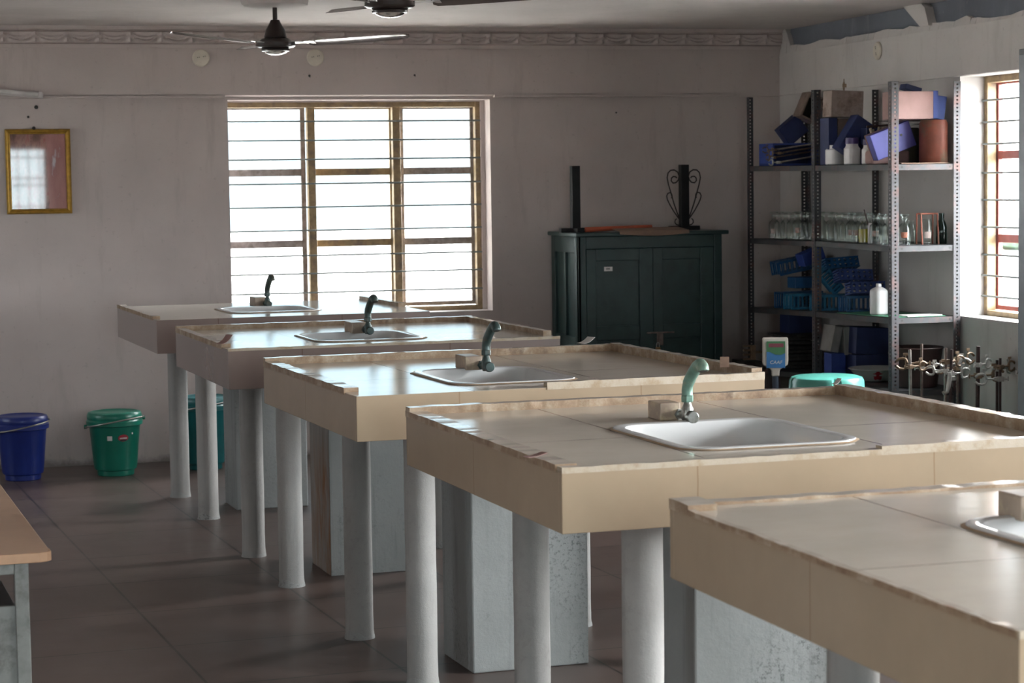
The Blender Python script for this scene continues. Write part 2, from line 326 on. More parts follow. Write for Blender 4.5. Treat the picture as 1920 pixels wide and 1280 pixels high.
# ------------------------------------------------------------------ mesh building
class MB:
    def __init__(s): s.bm = bmesh.new()
    def face(s, vs, mi=0):
        try:
            f = s.bm.faces.new(vs); f.material_index = mi; return f
        except ValueError: return None
    def hexa(s, p, mi=0):
        v = [s.bm.verts.new(q) for q in p]
        for q in ((3, 2, 1, 0), (4, 5, 6, 7), (0, 1, 5, 4), (1, 2, 6, 5), (2, 3, 7, 6), (3, 0, 4, 7)): s.face([v[i] for i in q], mi)
        return s
    def box(s, x0, x1, y0, y1, z0, z1, mi=0):
        return s.hexa([(x0, y0, z0), (x1, y0, z0), (x1, y1, z0), (x0, y1, z0), (x0, y0, z1), (x1, y0, z1), (x1, y1, z1), (x0, y1, z1)], mi)
    def obox(s, c, size, rot=(0, 0, 0), mi=0):
        R = Euler(rot).to_matrix(); c = Vector(c); a, b, d = (q/2 for q in size)
        return s.hexa([c + R @ Vector(q) for q in ((-a, -b, -d), (a, -b, -d), (a, b, -d), (-a, b, -d), (-a, -b, d), (a, -b, d), (a, b, d), (-a, b, d))], mi)
    def ring(s, c, ax, r, n, ref=None):
        ax = Vector(ax).normalized()
        ref = Vector(ref) if ref else (Vector((0, 0, 1)) if abs(ax.z) < 0.9 else Vector((1, 0, 0)))
        u = ref.cross(ax).normalized(); w = ax.cross(u)
        return [s.bm.verts.new(Vector(c) + (u*math.cos(2*PI*i/n) + w*math.sin(2*PI*i/n))*r) for i in range(n)]
    def join(s, a, b, mi=0):
        n = len(a)
        for i in range(n): s.face([a[i], a[(i+1) % n], b[(i+1) % n], b[i]], mi)
    def cyl(s, p0, p1, r0, r1=None, n=20, mi=0, caps=True):
        r1 = r0 if r1 is None else r1; ax = Vector(p1) - Vector(p0)
        a = s.ring(p0, ax, r0, n); b = s.ring(p1, ax, r1, n); s.join(a, b, mi)
        if caps: s.face(a[::-1], mi); s.face(b, mi)
        return s
    def tube(s, pts, r, n=10, mi=0, closed=False):
        pts = [Vector(p) for p in pts]; rs = r if isinstance(r, (list, tuple)) else [r]*len(pts)
        prev = None; first = None; u = None
        for i, p in enumerate(pts):
            t = (pts[min(i+1, len(pts)-1)] - pts[max(i-1, 0)]).normalized()
            if u is None:
                ref = Vector((0, 0, 1)) if abs(t.z) < 0.9 else Vector((1, 0, 0)); u = ref.cross(t).normalized()
            else:
                u = (u - t*u.dot(t)); u = u.normalized()
            w = t.cross(u)
            rg = [s.bm.verts.new(p + (u*math.cos(2*PI*k/n) + w*math.sin(2*PI*k/n))*rs[i]) for k in range(n)]
            if prev: s.join(prev, rg, mi)
            else: first = rg
            prev = rg
        s.face(first[::-1], mi); s.face(prev, mi); return s
    def lathe(s, prof, n=28, c=(0, 0, 0), mi=0, sx=1.0, sy=1.0, capb=True, capt=True):
        prev = None
        for k, (r, z) in enumerate(prof):
            rg = [s.bm.verts.new((c[0] + r*math.cos(2*PI*i/n)*sx, c[1] + r*math.sin(2*PI*i/n)*sy, c[2] + z)) for i in range(n)]
            if prev: s.join(prev, rg, mi)
            elif capb: s.face(rg[::-1], mi)
            prev = rg
        if capt: s.face(prev, mi)
        return s
    def prism(s, poly, ax, a, b, mi=0):
        """poly 2D extruded along axis ax ('x','y','z') from a to b"""
        def P(u, v, w): return {'x': (w, u, v), 'y': (u, w, v), 'z': (u, v, w)}[ax]
        A = [s.bm.verts.new(P(u, v, a)) for u, v in poly]; B = [s.bm.verts.new(P(u, v, b)) for u, v in poly]
        s.join(A, B, mi); s.face(A[::-1], mi); s.face(B, mi); return s
    def build(s, name, mats, parent=None, bevel=0.0, smooth=False, loc=None, seg=2, rough=0.0):
        bm = s.bm
        if rough:
            for v in bm.verts: v.co += Vector((random.uniform(-1, 1), random.uniform(-1, 1), random.uniform(-1, 1)))*rough
        bmesh.ops.recalc_face_normals(bm, faces=bm.faces)
        me = bpy.data.meshes.new(name); bm.to_mesh(me); bm.free()
        for m in (mats if isinstance(mats, (list, tuple)) else [mats]): me.materials.append(m)
        o = bpy.data.objects.new(name, me); COL.objects.link(o)
        if parent: o.parent = parent
        if loc: o.location = loc
        if bevel:
            md = o.modifiers.new('edge', 'BEVEL'); md.width = bevel; md.segments = seg; md.limit_method = 'ANGLE'; md.angle_limit = math.radians(40)
        if smooth:
            for p in me.polygons: p.use_smooth = True
            try: me.set_sharp_from_angle(angle=math.radians(38))
            except Exception: pass
        return o
def tag(o, label, cat, group=None, kind=None):
    if label: o['label'] = label
    if cat: o['category'] = cat
    if group: o['group'] = group
    if kind: o['kind'] = kind
    return o
def struct(o, label=None, cat=None):
    o['kind'] = 'structure'
    if label: o['label'] = label
    if cat: o['category'] = cat
    return o
def thing(name, label, cat, loc=(0, 0, 0), rz=0.0, group=None, rot=None):
    o = bpy.data.objects.new(name, None); COL.objects.link(o); o.empty_display_size = 0.1
    o.location = loc; o.rotation_euler = rot if rot else (0, 0, rz)
    return tag(o, label, cat, group)
def dup(root, loc, rz=0.0, label=None, group=None, rot=None, scale=None):
    r = root.copy(); COL.objects.link(r); r.location = loc; r.rotation_euler = rot if rot else (0, 0, rz)
    if scale: r.scale = scale
    if label: r['label'] = label
    if group: r['group'] = group
    for ch in list(root.children):
        c = ch.copy(); COL.objects.link(c); c.parent = r
        for g in list(ch.children):
            d = g.copy(); COL.objects.link(d); d.parent = c
    return r

# ------------------------------------------------------------------ room shell
WT = 0.24
def wall_with_holes(mb, axis, plane0, plane1, u0, u1, z0, z1, holes):
    """solid wall between plane0 and plane1 on axis, u range, with rectangular holes (ua,ub,za,zb)"""
    us = sorted({u0, u1, *[h[0] for h in holes], *[h[1] for h in holes]})
    zs = sorted({z0, z1, *[h[2] for h in holes], *[h[3] for h in holes]})
    for i in range(len(us)-1):
        for j in range(len(zs)-1):
            um, zm = (us[i]+us[i+1])/2, (zs[j]+zs[j+1])/2
            if any(h[0] < um < h[1] and h[2] < zm < h[3] for h in holes): continue
            if axis == 'y': mb.box(us[i], us[i+1], plane0, plane1, zs[j], zs[j+1])
            else: mb.box(plane0, plane1, us[i], us[i+1], zs[j], zs[j+1])
mb = MB(); wall_with_holes(mb, 'y', YB, YB+WT, XL-WT, XR+WT, 0, ZC, [BACKWIN])
mb.hexa([(XL, YB-0.044, 2.172), (XR, YB-0.044, 2.172), (XR, YB+.01, 2.160), (XL, YB+.01, 2.160), (XL, YB-0.044, 2.45), (XR, YB-0.044, 2.45), (XR, YB+.01, 2.45), (XL, YB+.01, 2.45)])
mb.box(3.424, 3.452, YB+.13, YB+WT, BACKWIN[2], BACKWIN[3]); mb.box(1.834, 3.424, YB+.13, YB+WT, 2.136, 2.146); mb.box(XL, BACKWIN[0]-.02, YB-0.044, YB, 2.157, 2.176); mb.box(BACKWIN[1]+.02, XR, YB-0.044, YB, 2.157, 2.176)
struct(mb.build('wall_back', m_wall), 'window wall at the far end', 'wall')
mb = MB(); wall_with_holes(mb, 'x', XR+0.03, XR+WT, YF-WT, YB, 0, ZC, [(a, b, RZ0, RZ1) for a, b in RIGHTWINS])
wall_with_holes(mb, 'x', XR, XR+0.031, YF, YB, 0, 2.44, [(a, b, RZ0, RZ1) for a, b in RIGHTWINS])
wall_with_holes(mb, 'x', XR-0.02, XR+.001, YF, YB, 2.16, 2.42, [])
struct(mb.build('wall_right', m_wallr), 'right wall with windows', 'wall')
mb = MB(); wall_with_holes(mb, 'x', XL-WT, XL, YF-WT, YB, 0, ZC, LEFTWINS)
struct(mb.build('wall_left', m_wall))
mb = MB(); wall_with_holes(mb, 'y', YF-WT, YF, XL, XR, 0, ZC, FRONTWINS)
struct(mb.build('wall_front', m_wall2))
struct(MB().box(XL-WT, XR+WT, YF-WT, YB+WT, -0.12, 0).build('floor', m_floor))
struct(MB().box(XL-WT, XR+WT, YF-WT, YB+WT, ZC, ZC+0.14).build('ceiling', m_ceil))
# broken plaster edge under the bare blue concrete strip of the right wall
mb = MB(); y = YF + 0.02; prev = None; rr = random.Random(3)
edge = []
while y < 12.70:
    edge.append((y, 2.462 + rr.uniform(-0.010, 0.010) + 0.02*math.sin(y*1.7)*(y < 10.2))); y += rr.uniform(0.05, 0.14)
edge += [(12.72, 2.470), (12.76, 2.535), (12.80, 2.574), (YB-.002, 2.574)]
for (ya, za), (yb, zb) in zip(edge[:-1], edge[1:]):
    mb.hexa([(XR-0.018, ya, 2.415), (XR+0.032, ya, 2.415), (XR+0.032, yb, 2.415), (XR-0.018, yb, 2.415), (XR-0.006, ya, za), (XR+0.032, ya, za), (XR+0.032, yb, zb), (XR-0.006, yb, zb)])
mb.prism([(10.75, 2.45), (10.86, 2.452), (11.06, 2.574), (10.84, 2.574), (10.80, 2.55)], 'x', XR-0.03, XR+0.032)
struct(mb.build('trim_2', m_wallr, rough=0.002))
mb = MB(); mb.box(XR+0.022, XR+0.0295, YF, 12.78, 2.44, ZC-.001)
struct(mb.build('trim_3', m_blue))
# moulded drapery cornice along the far wall
mb = MB(); zs = [2.45, 2.462, 2.470, 2.478] + [2.484 + i*0.0055 for i in range(11)] + [2.548, 2.556, 2.566, 2.575]
P_ = 0.181; x = XL; cols = []
def corn(x, z):
    t = (z-2.45)/0.125
    d = 0.042 + 0.030*t
    if z < 2.476: d += 0.012
    if z > 2.55: d += 0.014
    if 2.48 <= z <= 2.545:
        u = ((x-0.54)/P_) % 1.0; v = (2.545-z)/0.065
        fold = math.exp(-((min(u, 1-u)/0.055)**2)) * (0.35+0.65*v)
        s1 = 0.35 + 0.55*(1-(2*u-1)**2); s2 = 0.12 + 0.45*(1-(2*u-1)**2)
        sw = math.exp(-(((v-s1)/0.10)**2)) + 0.6*math.exp(-(((v-s2)/0.08)**2))
        d += 0.026*fold + 0.014*sw + (0.012 if v < s1 else 0)
    return d
while x <= XR:
    cols.append([mb.bm.verts.new((x, YB-corn(x, z), z)) for z in zs]); x += P_/16
for a, b in zip(cols[:-1], cols[1:]):
    for k in range(len(zs)-1): mb.face([a[k], b[k], b[k+1], a[k+1]])
for c0 in (cols,):
    bot = [mb.bm.verts.new((c[0].co.x, YB-0.0, 2.45)) for c in c0]
    for i in range(len(c0)-1): mb.face([bot[i], bot[i+1], c0[i+1][0], c0[i][0]])
struct(mb.build('trim_1', m_wall, smooth=True), 'moulded plaster cornice with a drapery pattern', 'cornice')

# windows -------------------------------------------------------------------
def window(name, u0, u1, z0, z1, to, bars, mull, rails, casements, label):
    """to(u, d, z): u along wall, d outward depth. mull: u positions; rails: z positions"""
    root = bpy.data.objects.new(name, None); COL.objects.link(root); struct(root, label, 'window')
    def bx(n, m, a, b, d0, d1, c, e, bev=0.003):
        p = [to(u, d, z) for u, d, z in ((a, d0, c), (b, d0, c), (b, d1, c), (a, d1, c), (a, d0, e), (b, d0, e), (b, d1, e), (a, d1, e))]
        return MB().hexa(p).build(n, m, root, bevel=bev)
    fw = 0.035; D0, D1 = 0.145, 0.20
    mb = MB()
    for a, b, c, e in ((u0, u0+fw, z0, z1), (u1-fw, u1, z0, z1), (u0+fw, u1-fw, z0, z0+fw*.8), (u0+fw, u1-fw, z1-fw, z1)):
        mb.hexa([to(*q) for q in ((a, D0, c), (b, D0, c), (b, D1, c), (a, D1, c), (a, D0, e), (b, D0, e), (b, D1, e), (a, D1, e))])
    mb.build('frame', m_yframe, root, bevel=0.004)
    for q in mull: bx('mullion', m_yframe, q-0.024, q+0.024, D0, D1, z0+fw*.8, z1-fw)
    for z in bars:
        b = MB().cyl(to(u0+.005, D0-0.012, z), to(u1-.005, D0-0.012, z), 0.0055, n=8).build('bar', m_bar, root, smooth=True)
    for (a, b, mat, mat2) in casements:
        mb = MB(); D2, D3 = 0.205, 0.232; sw = 0.050 if mat is m_rframe else 0.030
        for s, e, c, d in ((a, a+sw, z0+.03, z1-.03), (b-sw, b, z0+.03, z1-.03), (a+sw, b-sw, z0+.03, z0+.055), (a+sw, b-sw, z1-.045, z1-.01)):
            mb.hexa([to(*q) for q in ((s, D2, c), (e, D2, c), (e, D3, c), (s, D3, c), (s, D2, d), (e, D2, d), (e, D3, d), (s, D3, d))])
        cs = mb.build('casement', mat, root, bevel=0.003)
        for z in rails:
            mb = MB().hexa([to(*q) for q in ((a+sw, D2, z-.022), (b-sw, D2, z-.022), (b-sw, D3, z-.022), (a+sw, D3, z-.022), (a+sw, D2, z+.022), (b-sw, D2, z+.022), (b-sw, D3, z+.022), (a+sw, D3, z+.022))])
            mb.build('rail', mat2, cs, bevel=0.004)
        mb = MB().hexa([to(*q) for q in ((a+sw, .217, z0+.05), (b-sw, .217, z0+.05), (b-sw, .220, z0+.05), (a+sw, .220, z0+.05), (a+sw, .217, z1-.05), (b-sw, .217, z1-.05), (b-sw, .220, z1-.05), (a+sw, .220, z1-.05))])
        mb.build('pane', m_pane, cs)
    return root
BARS = [2.02, 1.905, 1.79, 1.642, 1.50, 1.358, 1.205, 1.095, 0.978]
tb = lambda u, d, z: (u, YB+d, z)
window('window_1', 1.800, 3.428, 0.845, 2.139, tb, BARS, (2.362, 2.893), (1.712, 1.276),
       [(1.80, 2.335, m_gwood, m_gwood), (2.365, 2.89, m_yframe, m_yframe), (2.92, 3.405, m_gwood, m_gwood)], 'barred three-bay window in the far wall')
tr_ = lambda u, d, z: (XR+d-0.005, u, z)
RB = [2.03, 1.915, 1.80, 1.648, 1.505, 1.362, 1.215, 1.105, 0.995]
for i, (a, b) in enumerate(RIGHTWINS):
    nb = 1 if i == 0 else 3; w3 = (b-a)/nb
    window('window_%d' % (i+2), a, b, RZ0, RZ1, tr_, RB, [a+w3*k for k in range(1, nb)], (1.742, 1.300),
           [(a+w3*k+.02, b+.004 if k == nb-1 else a+w3*(k+1)-.02, m_rframe, m_rframe) for k in range(nb)], None if i else 'barred window with red casements in the right wall')
tl_ = lambda u, d, z: (XL-d, u, z)
window('window_6', *LEFTWINS[0], tl_, RB, (11.07, 11.63), (1.742, 1.300), [], None)
for i, (a, b, c, d) in enumerate(FRONTWINS):
    tf = lambda u, dd, z: (u, YF-dd, z)
    w_ = window('window_5', a, b, c, d, tf, (), (0.62,), (), [(a+.02, .60, m_gwood, m_gwood)], None)
    for u in (0.75, 0.88, 1.01, 1.14, 1.27, 1.40, 1.53): MB().cyl((u, YF-.13, c+.005), (u, YF-.13, d-.005), .007, n=8).build('bar', m_bar, w_, smooth=True)
    for z in (1.15, 1.42, 1.68, 1.77, 2.02): MB().box(.645, b-.035, YF-.142, YF-.128, z-.008, z+.008).build('cross_bar', m_bar, w_)
# outdoors
tag(MB().box(-80, 90, -60, 110, -1.0, -0.75).build('ground', m_ground), None, None, kind='structure')
mb = MB(); rr = random.Random(5)
for i in range(60):
    y = 4 + i*0.9; h = rr.uniform(1.5, 2.0)
    mb.lathe([(0.3, -0.76), (0.7, -.62), (0.8, -.45), (0.55, h*.1-.38), (0.1, h*.1-.32)], 9, (34+rr.uniform(-.4, .4), y*1.6, 0))
tag(mb.build('hedge', m_hedge, rough=0.04), 'green hedge far outside the right window', 'hedge', kind='stuff')
# ------------------------------------------------------------------ laboratory benches
def rrect(x0, x1, y0, y1, r, n=7):
    pts = []
    for cx_, cy_, a0 in ((x1-r, y1-r, 0), (x0+r, y1-r, PI/2), (x0+r, y0+r, PI), (x1-r, y0+r, 1.5*PI)):
        for i in range(n+1):
            a = a0 + PI/2*i/n; pts.append((cx_ + r*math.cos(a), cy_ + r*math.sin(a)))
    return pts
def strip(mb, pts_in, pts_out, z0, z1s, mi_side=0, mi_top=1):
    """bar along a polyline with uneven top"""
    pv = None
    for (a, b, z) in zip(pts_in, pts_out, z1s):
        q = [mb.bm.verts.new((a[0], a[1], z0)), mb.bm.verts.new((b[0], b[1], z0)), mb.bm.verts.new((b[0], b[1], z)), mb.bm.verts.new((a[0], a[1], z))]
        if pv:
            for i, j in ((0, 1), (1, 2), (2, 3), (3, 0)): mb.face([pv[i], pv[j], q[j], q[i]], mi_top if (i, j) == (2, 3) else mi_side)
        else: mb.face(q[::-1], mi_side)
        pv = q
    mb.face(pv, mi_side)
def faucet(parent, x, y, z, mat, mat2, lean=0.0):
    """local frame: -y is towards the viewer; block front at y"""
    f = MB()
    f.cyl((x, y+.004, z+0.030), (x, y-0.058, z+0.030), 0.0115, n=14)
    f.lathe([(0.0135, -0.018), (0.0165, -0.006), (0.0165, 0.018), (0.011, 0.030), (0.0095, 0.040)], 14, (x, y-0.052, z+0.032))
    f.cyl((x, y-0.002, z+0.030), (x, y-0.010, z+0.030), 0.017, n=6)
    fo = f.build('faucet', mat2, parent, smooth=True)
    MB().lathe([(0.0165, 0), (0.0175, 0.004), (0.0175, 0.016), (0.0150, 0.020)], 6, (x, y-0.052, z+0.068)).build('nut', mat, fo, bevel=0.001)
    k = MB(); k.cyl((x, y-0.066, z+0.030), (x, y-0.078, z+0.030), 0.011, n=14); k.cyl((x, y-0.077, z+0.030), (x, y-0.094, z+0.030), 0.0185, 0.0165, n=16)
    k.build('knob', mat2, fo, bevel=0.002, smooth=True)
    pts = []; rs = []
    ctrl = [(0, 0.086, 0), (0, 0.102, 0), (-0.006, 0.120, .002), (-0.022, 0.140, .006), (-0.044, 0.160, .010), (-0.060, 0.171, .012), (-0.074, 0.174, .013), (-0.085, 0.168, .014), (-0.090, 0.157, .014)]
    for i, (dy, dz, dx) in enumerate(ctrl):
        pts.append((x+dx*lean, y-0.052+dy, z+dz)); rs.append(0.0158 if i > 1 else 0.0150)
    fine = []; fr = []
    for i in range(len(pts)-1):
        p0 = Vector(pts[max(i-1, 0)]); p1 = Vector(pts[i]); p2 = Vector(pts[i+1]); p3 = Vector(pts[min(i+2, len(pts)-1)])
        for k in range(4):
            t = k/4; fine.append(0.5*((2*p1)+(-p0+p2)*t+(2*p0-5*p1+4*p2-p3)*t*t+(-p0+3*p1-3*p2+p3)*t**3)); fr.append(rs[i])
    fine.append(Vector(pts[-1])); fr.append(0.0145)
    sp = MB().tube(fine, fr, 14).build('spout', mat, fo, smooth=True)
    d = (fine[-1]-fine[-2]).normalized(); MB().cyl(fine[-1]-d*.001, fine[-1]+d*.0012, 0.0105, n=14).build('outlet', m_dark, sp)
# bench frame: x right along the bench, y negative towards the viewer, z up from the floor
def bench(label, pos, rz, W, L, TH, h, sink, rails, legs, pillar, block, dark_tap, rusty=False, fmat=None):
    root = thing('lab_bench', label, 'lab bench', (pos[0], pos[1], 0), rz)
    top = MB(); bm = top.bm
    sx0, sx1, sy0, sy1 = sink
    outer = [(.003, -.003), (W-.003, -.003), (W-.003, -L+.003), (.003, -L+.003)]
    hole = rrect(sx0+.006, sx1-.006, -sy1+.006, -sy0-.006, 0.085)
    for z in (TH, TH-0.03):
        vo = [bm.verts.new((x, y, z)) for x, y in outer]; vh = [bm.verts.new((x, y, z)) for x, y in hole]
        es = [bm.edges.new((vo[i], vo[(i+1) % 4])) for i in range(4)] + [bm.edges.new((vh[i], vh[(i+1) % len(vh)])) for i in range(len(vh))]
        bmesh.ops.triangle_fill(bm, edges=es, use_beauty=True)
        if z == TH: vo1, vh1 = vo, vh
    top.join(vo1, vo); top.join(vh1, vh)
    for f in list(bm.faces): f.material_index = 0
    top.build('tabletop', [m_top], root)
    # tiled apron: four sides
    for a, b, c, d in ((0, W, -L, -L+.02), (0, W, -.02, 0), (0, .02, -L+.02, -.02), (W-.02, W, -L+.02, -.02)):
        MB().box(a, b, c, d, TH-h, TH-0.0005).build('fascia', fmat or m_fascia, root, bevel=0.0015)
    MB().box(.02, W-.02, -L+.02, -.02, TH-h+.004, TH-h+.035).build('slab', m_core, root)
    # rails
    for (side, a, b, hh, w) in rails:
        mb = MB(); n = max(2, int((b-a)/0.035)); pi_, po, zz = [], [], []
        for i in range(n+1):
            t = a + (b-a)*i/n; j = random.uniform(-1, 1)*0.0016
            if side == 'far': pi_.append((t, -w+j)); po.append((t, 0.002))
            if side == 'near': pi_.append((t, -L+w+j)); po.append((t, -L-0.002))
            if side == 'left': pi_.append((w+j, -t)); po.append((-0.002, -t))
            if side == 'right': pi_.append((W-w+j, -t)); po.append((W+0.002, -t))
            zz.append(TH+hh+random.uniform(-1, 1)*0.0012)
        strip(mb, pi_, po, TH-0.007, zz)
        mb.build('edge_rail', [m_edge if side == 'near' else m_edgeb, m_railtop], root)
    for (x, y, r) in legs:
        lg = MB(); n = 8; zt = TH-h+.006
        lg.lathe([(r*1.02 if i == 0 else r*(1+0.012*math.sin(i*2.1+x*9)), zt*i/n) for i in range(n+1)], 26, (x, -y, 0))
        lo = lg.build('leg', m_leg, root, smooth=True)
        ft = MB(); nn = 26; prof = []
        lo_ring = [ft.bm.verts.new((x + r*1.10*math.cos(2*PI*i/nn), -y + r*1.10*math.sin(2*PI*i/nn), 0)) for i in range(nn)]
        hi_ring = [ft.bm.verts.new((x + r*1.025*math.cos(2*PI*i/nn), -y + r*1.025*math.sin(2*PI*i/nn), 0.010 + 0.020*max(0, math.sin(i*0.37+x*7)) + random.uniform(0, .006))) for i in range(nn)]
        in_ring = [ft.bm.verts.new((x + r*0.97*math.cos(2*PI*i/nn), -y + r*0.97*math.sin(2*PI*i/nn), v.co.z)) for i, v in enumerate(hi_ring)]
        ft.join(lo_ring, hi_ring); ft.join(hi_ring, in_ring)
        ft.build('cement_collar', m_cem, lo, smooth=True)
    px0, px1, py0, py1 = pillar
    mb = MB(); zt = TH-h+.006
    mb.box(px0, px1, -py1, -py0, 0, zt, 0)
    if rusty:
        mb.box(px0-.0012, px0+.004, -py1+.004, -py0-.002, 0, zt-.002, 1)
    mb.build('support_pillar', [m_pillar, m_rustp], root, bevel=0.006)
    # sink
    sk = MB(); b2 = sk.bm; loops = []
    for (ins, z, r) in ((-0.014, 0.0005, .10), (-0.012, 0.0060, .098), (0.000, 0.0075, .090), (0.016, 0.0045, .078), (0.022, -0.008, .072), (0.032, -0.09, .066), (0.055, -0.128, .055), (0.10, -0.136, .04)):
        loops.append([b2.verts.new((x, y, TH+z)) for x, y in rrect(sx0+ins, sx1-ins, -sy1+ins, -sy0-ins, r)])
    for a, b in zip(loops[:-1], loops[1:]): sk.join(a, b)
    sk.face(loops[-1])
    so = sk.build('sink', m_sink, root, smooth=True)
    MB().lathe([(0.024, 0), (0.024, 0.003), (0.016, 0.001)], 20, ((sx0+sx1)/2, -(sy0+sy1)/2, TH-0.136)).build('drain', m_tarn, so, smooth=True)
    sl = MB(); l1 = [sl.bm.verts.new((x, y, TH+.0035)) for x, y in rrect(sx0-.014, sx1+.014, -sy1-.014, -sy0+.014, .10)]
    l2 = [sl.bm.verts.new((x+random.uniform(-.0025, .0025), y+random.uniform(-.0025, .0025), TH+.0008)) for x, y in rrect(sx0-.021, sx1+.021, -sy1-.021, -sy0+.021, .104)]
    sl.join(l1, l2); sl.build('sealant', m_rim, root)
    if block:
        bx, by0, by1 = block
        MB().box(bx-.030, bx+.030, -by1, -by0, TH, TH+0.048).build('pipe_box', m_boxtile, root, bevel=0.003)
        faucet(root, bx+0.028, -by1, TH-0.014, m_verd_shaded if dark_tap else m_verd, m_verd_shaded if dark_tap else m_tarn, lean=0.6)
    return root
R_ = 0.0505
def legset(q, p, W):
    return [(q[0], q[1], R_), (p[0], p[1], R_), (W-0.28, q[1]+.1, R_), (W-0.29, p[1], R_)]
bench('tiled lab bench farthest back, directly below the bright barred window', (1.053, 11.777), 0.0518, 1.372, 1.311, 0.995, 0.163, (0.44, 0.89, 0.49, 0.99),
      [('left', 0.0, 1.20, 0.012, .035), ('right', 0.02, 0.85, 0.020, .035)], legset((.25, .39), (.25, 1.20), 1.372), (.43, .80, .70, 1.0), (.70, .26, .40), True, fmat=m_fascia_shaded)
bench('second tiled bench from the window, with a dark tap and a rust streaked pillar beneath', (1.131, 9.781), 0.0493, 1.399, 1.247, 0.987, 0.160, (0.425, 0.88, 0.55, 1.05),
      [('far', 0, 1.399, 0.022, .032), ('left', 0.03, 1.12, 0.014, .034), ('right', 0.03, 1.13, 0.020, .032), ('near', 0.0, 1.399, 0.004, .012)], legset((.263, .36), (.263, 1.128), 1.399), (.465, .84, .63, .98), (.70, .46, .60), True, rusty=True, fmat=m_fascia_shaded)
bench('third tiled bench from the window, right behind the bench whose tap is pale green', (1.210, 7.752), 0.0612, 1.374, 1.303, 0.988, 0.140, (0.39, 0.80, 0.56, 1.11),
      [('far', 0, 1.374, 0.026, .034), ('left', 0.03, 1.16, 0.014, .045), ('right', 0.03, 1.28, 0.030, .035), ('near', 0.62, 1.374, 0.017, .030)], legset((.29, .19), (.29, .985), 1.374), (.49, .905, .57, .90), (.612, .465, .585), True)
bench('tiled bench with the pale green swan neck tap and a white sink seen whole', (1.323, 5.911), 0.0472, 1.360, 1.310, 0.987, 0.144, (0.40, 0.855, 0.55, 1.11),
      [('far', 0, 1.360, 0.022, .038), ('left', 0.0, 1.27, 0.010, .050), ('right', 0.03, 1.31, 0.030, .040), ('near', 0.0, 0.80, 0.007, .030), ('near', .80, 1.36, 0.015, .028)], legset((.285, .24), (.285, 1.075), 1.360), (.48, .89, .60, .93), (.608, .385, .474), False)
bench('nearest tiled bench, cut off by the picture edge, its tap box at the far right', (1.427, 4.003), 0.0364, 1.371, 1.315, 0.992, 0.146, (0.405, 0.86, 0.41, .97),
      [('far', 0.0, 1.371, 0.006, .040), ('left', 0.0, .10, 0.014, .060), ('left', .10, 1.31, 0.004, .014), ('near', 0, 1.371, 0.004, .020), ('right', .03, 1.31, .025, .035)], legset((.285, .23), (.285, 1.07), 1.371), (.48, .89, .60, .93), (.550, .365, .45), False)

def scrap(label, x, y, z, rz, size, mat, curl=.012):
    mb = MB(); pv = None; a, b = size
    for i in range(6):
        t = i/5; zz = curl*t*t
        q = [mb.bm.verts.new((a*(t-.5), s_*b/2, zz+d)) for s_, d in ((-1, 0), (1, 0), (1, .001), (-1, .001))]
        if pv: mb.join(pv, q)
        else: mb.face(q)
        pv = q
    mb.face(pv); o = mb.build('paper_scrap', mat, None, loc=(x, y, z)); o.rotation_euler = (0, 0, rz)
    return tag(o, label, 'paper scrap', 'scraps left on the benches')
scrap('white folded scrap on the far right corner of the third bench', 2.45, 7.80, 1.021, .3, (.05, .05), m_white, .022)
scrap('pale curled scrap on the right rail of the third bench', 2.555, 6.62, 1.020, 1.2, (.045, .03), m_card, .030)
scrap('pinkish curled scrap on the near left corner of the second bench', 1.195, 8.66, 1.003, .6, (.06, .04), m_pink, .034)
scrap('tiny white scrap on the far right corner of the bench with the green tap', 2.645, 5.93, 1.019, .2, (.022, .022), m_white, .016)
scrap('dull pinkish scrap on the near left corner of the bench with the green tap', 1.375, 4.78, .9985, .2, (.05, .03), m_pink, .008)
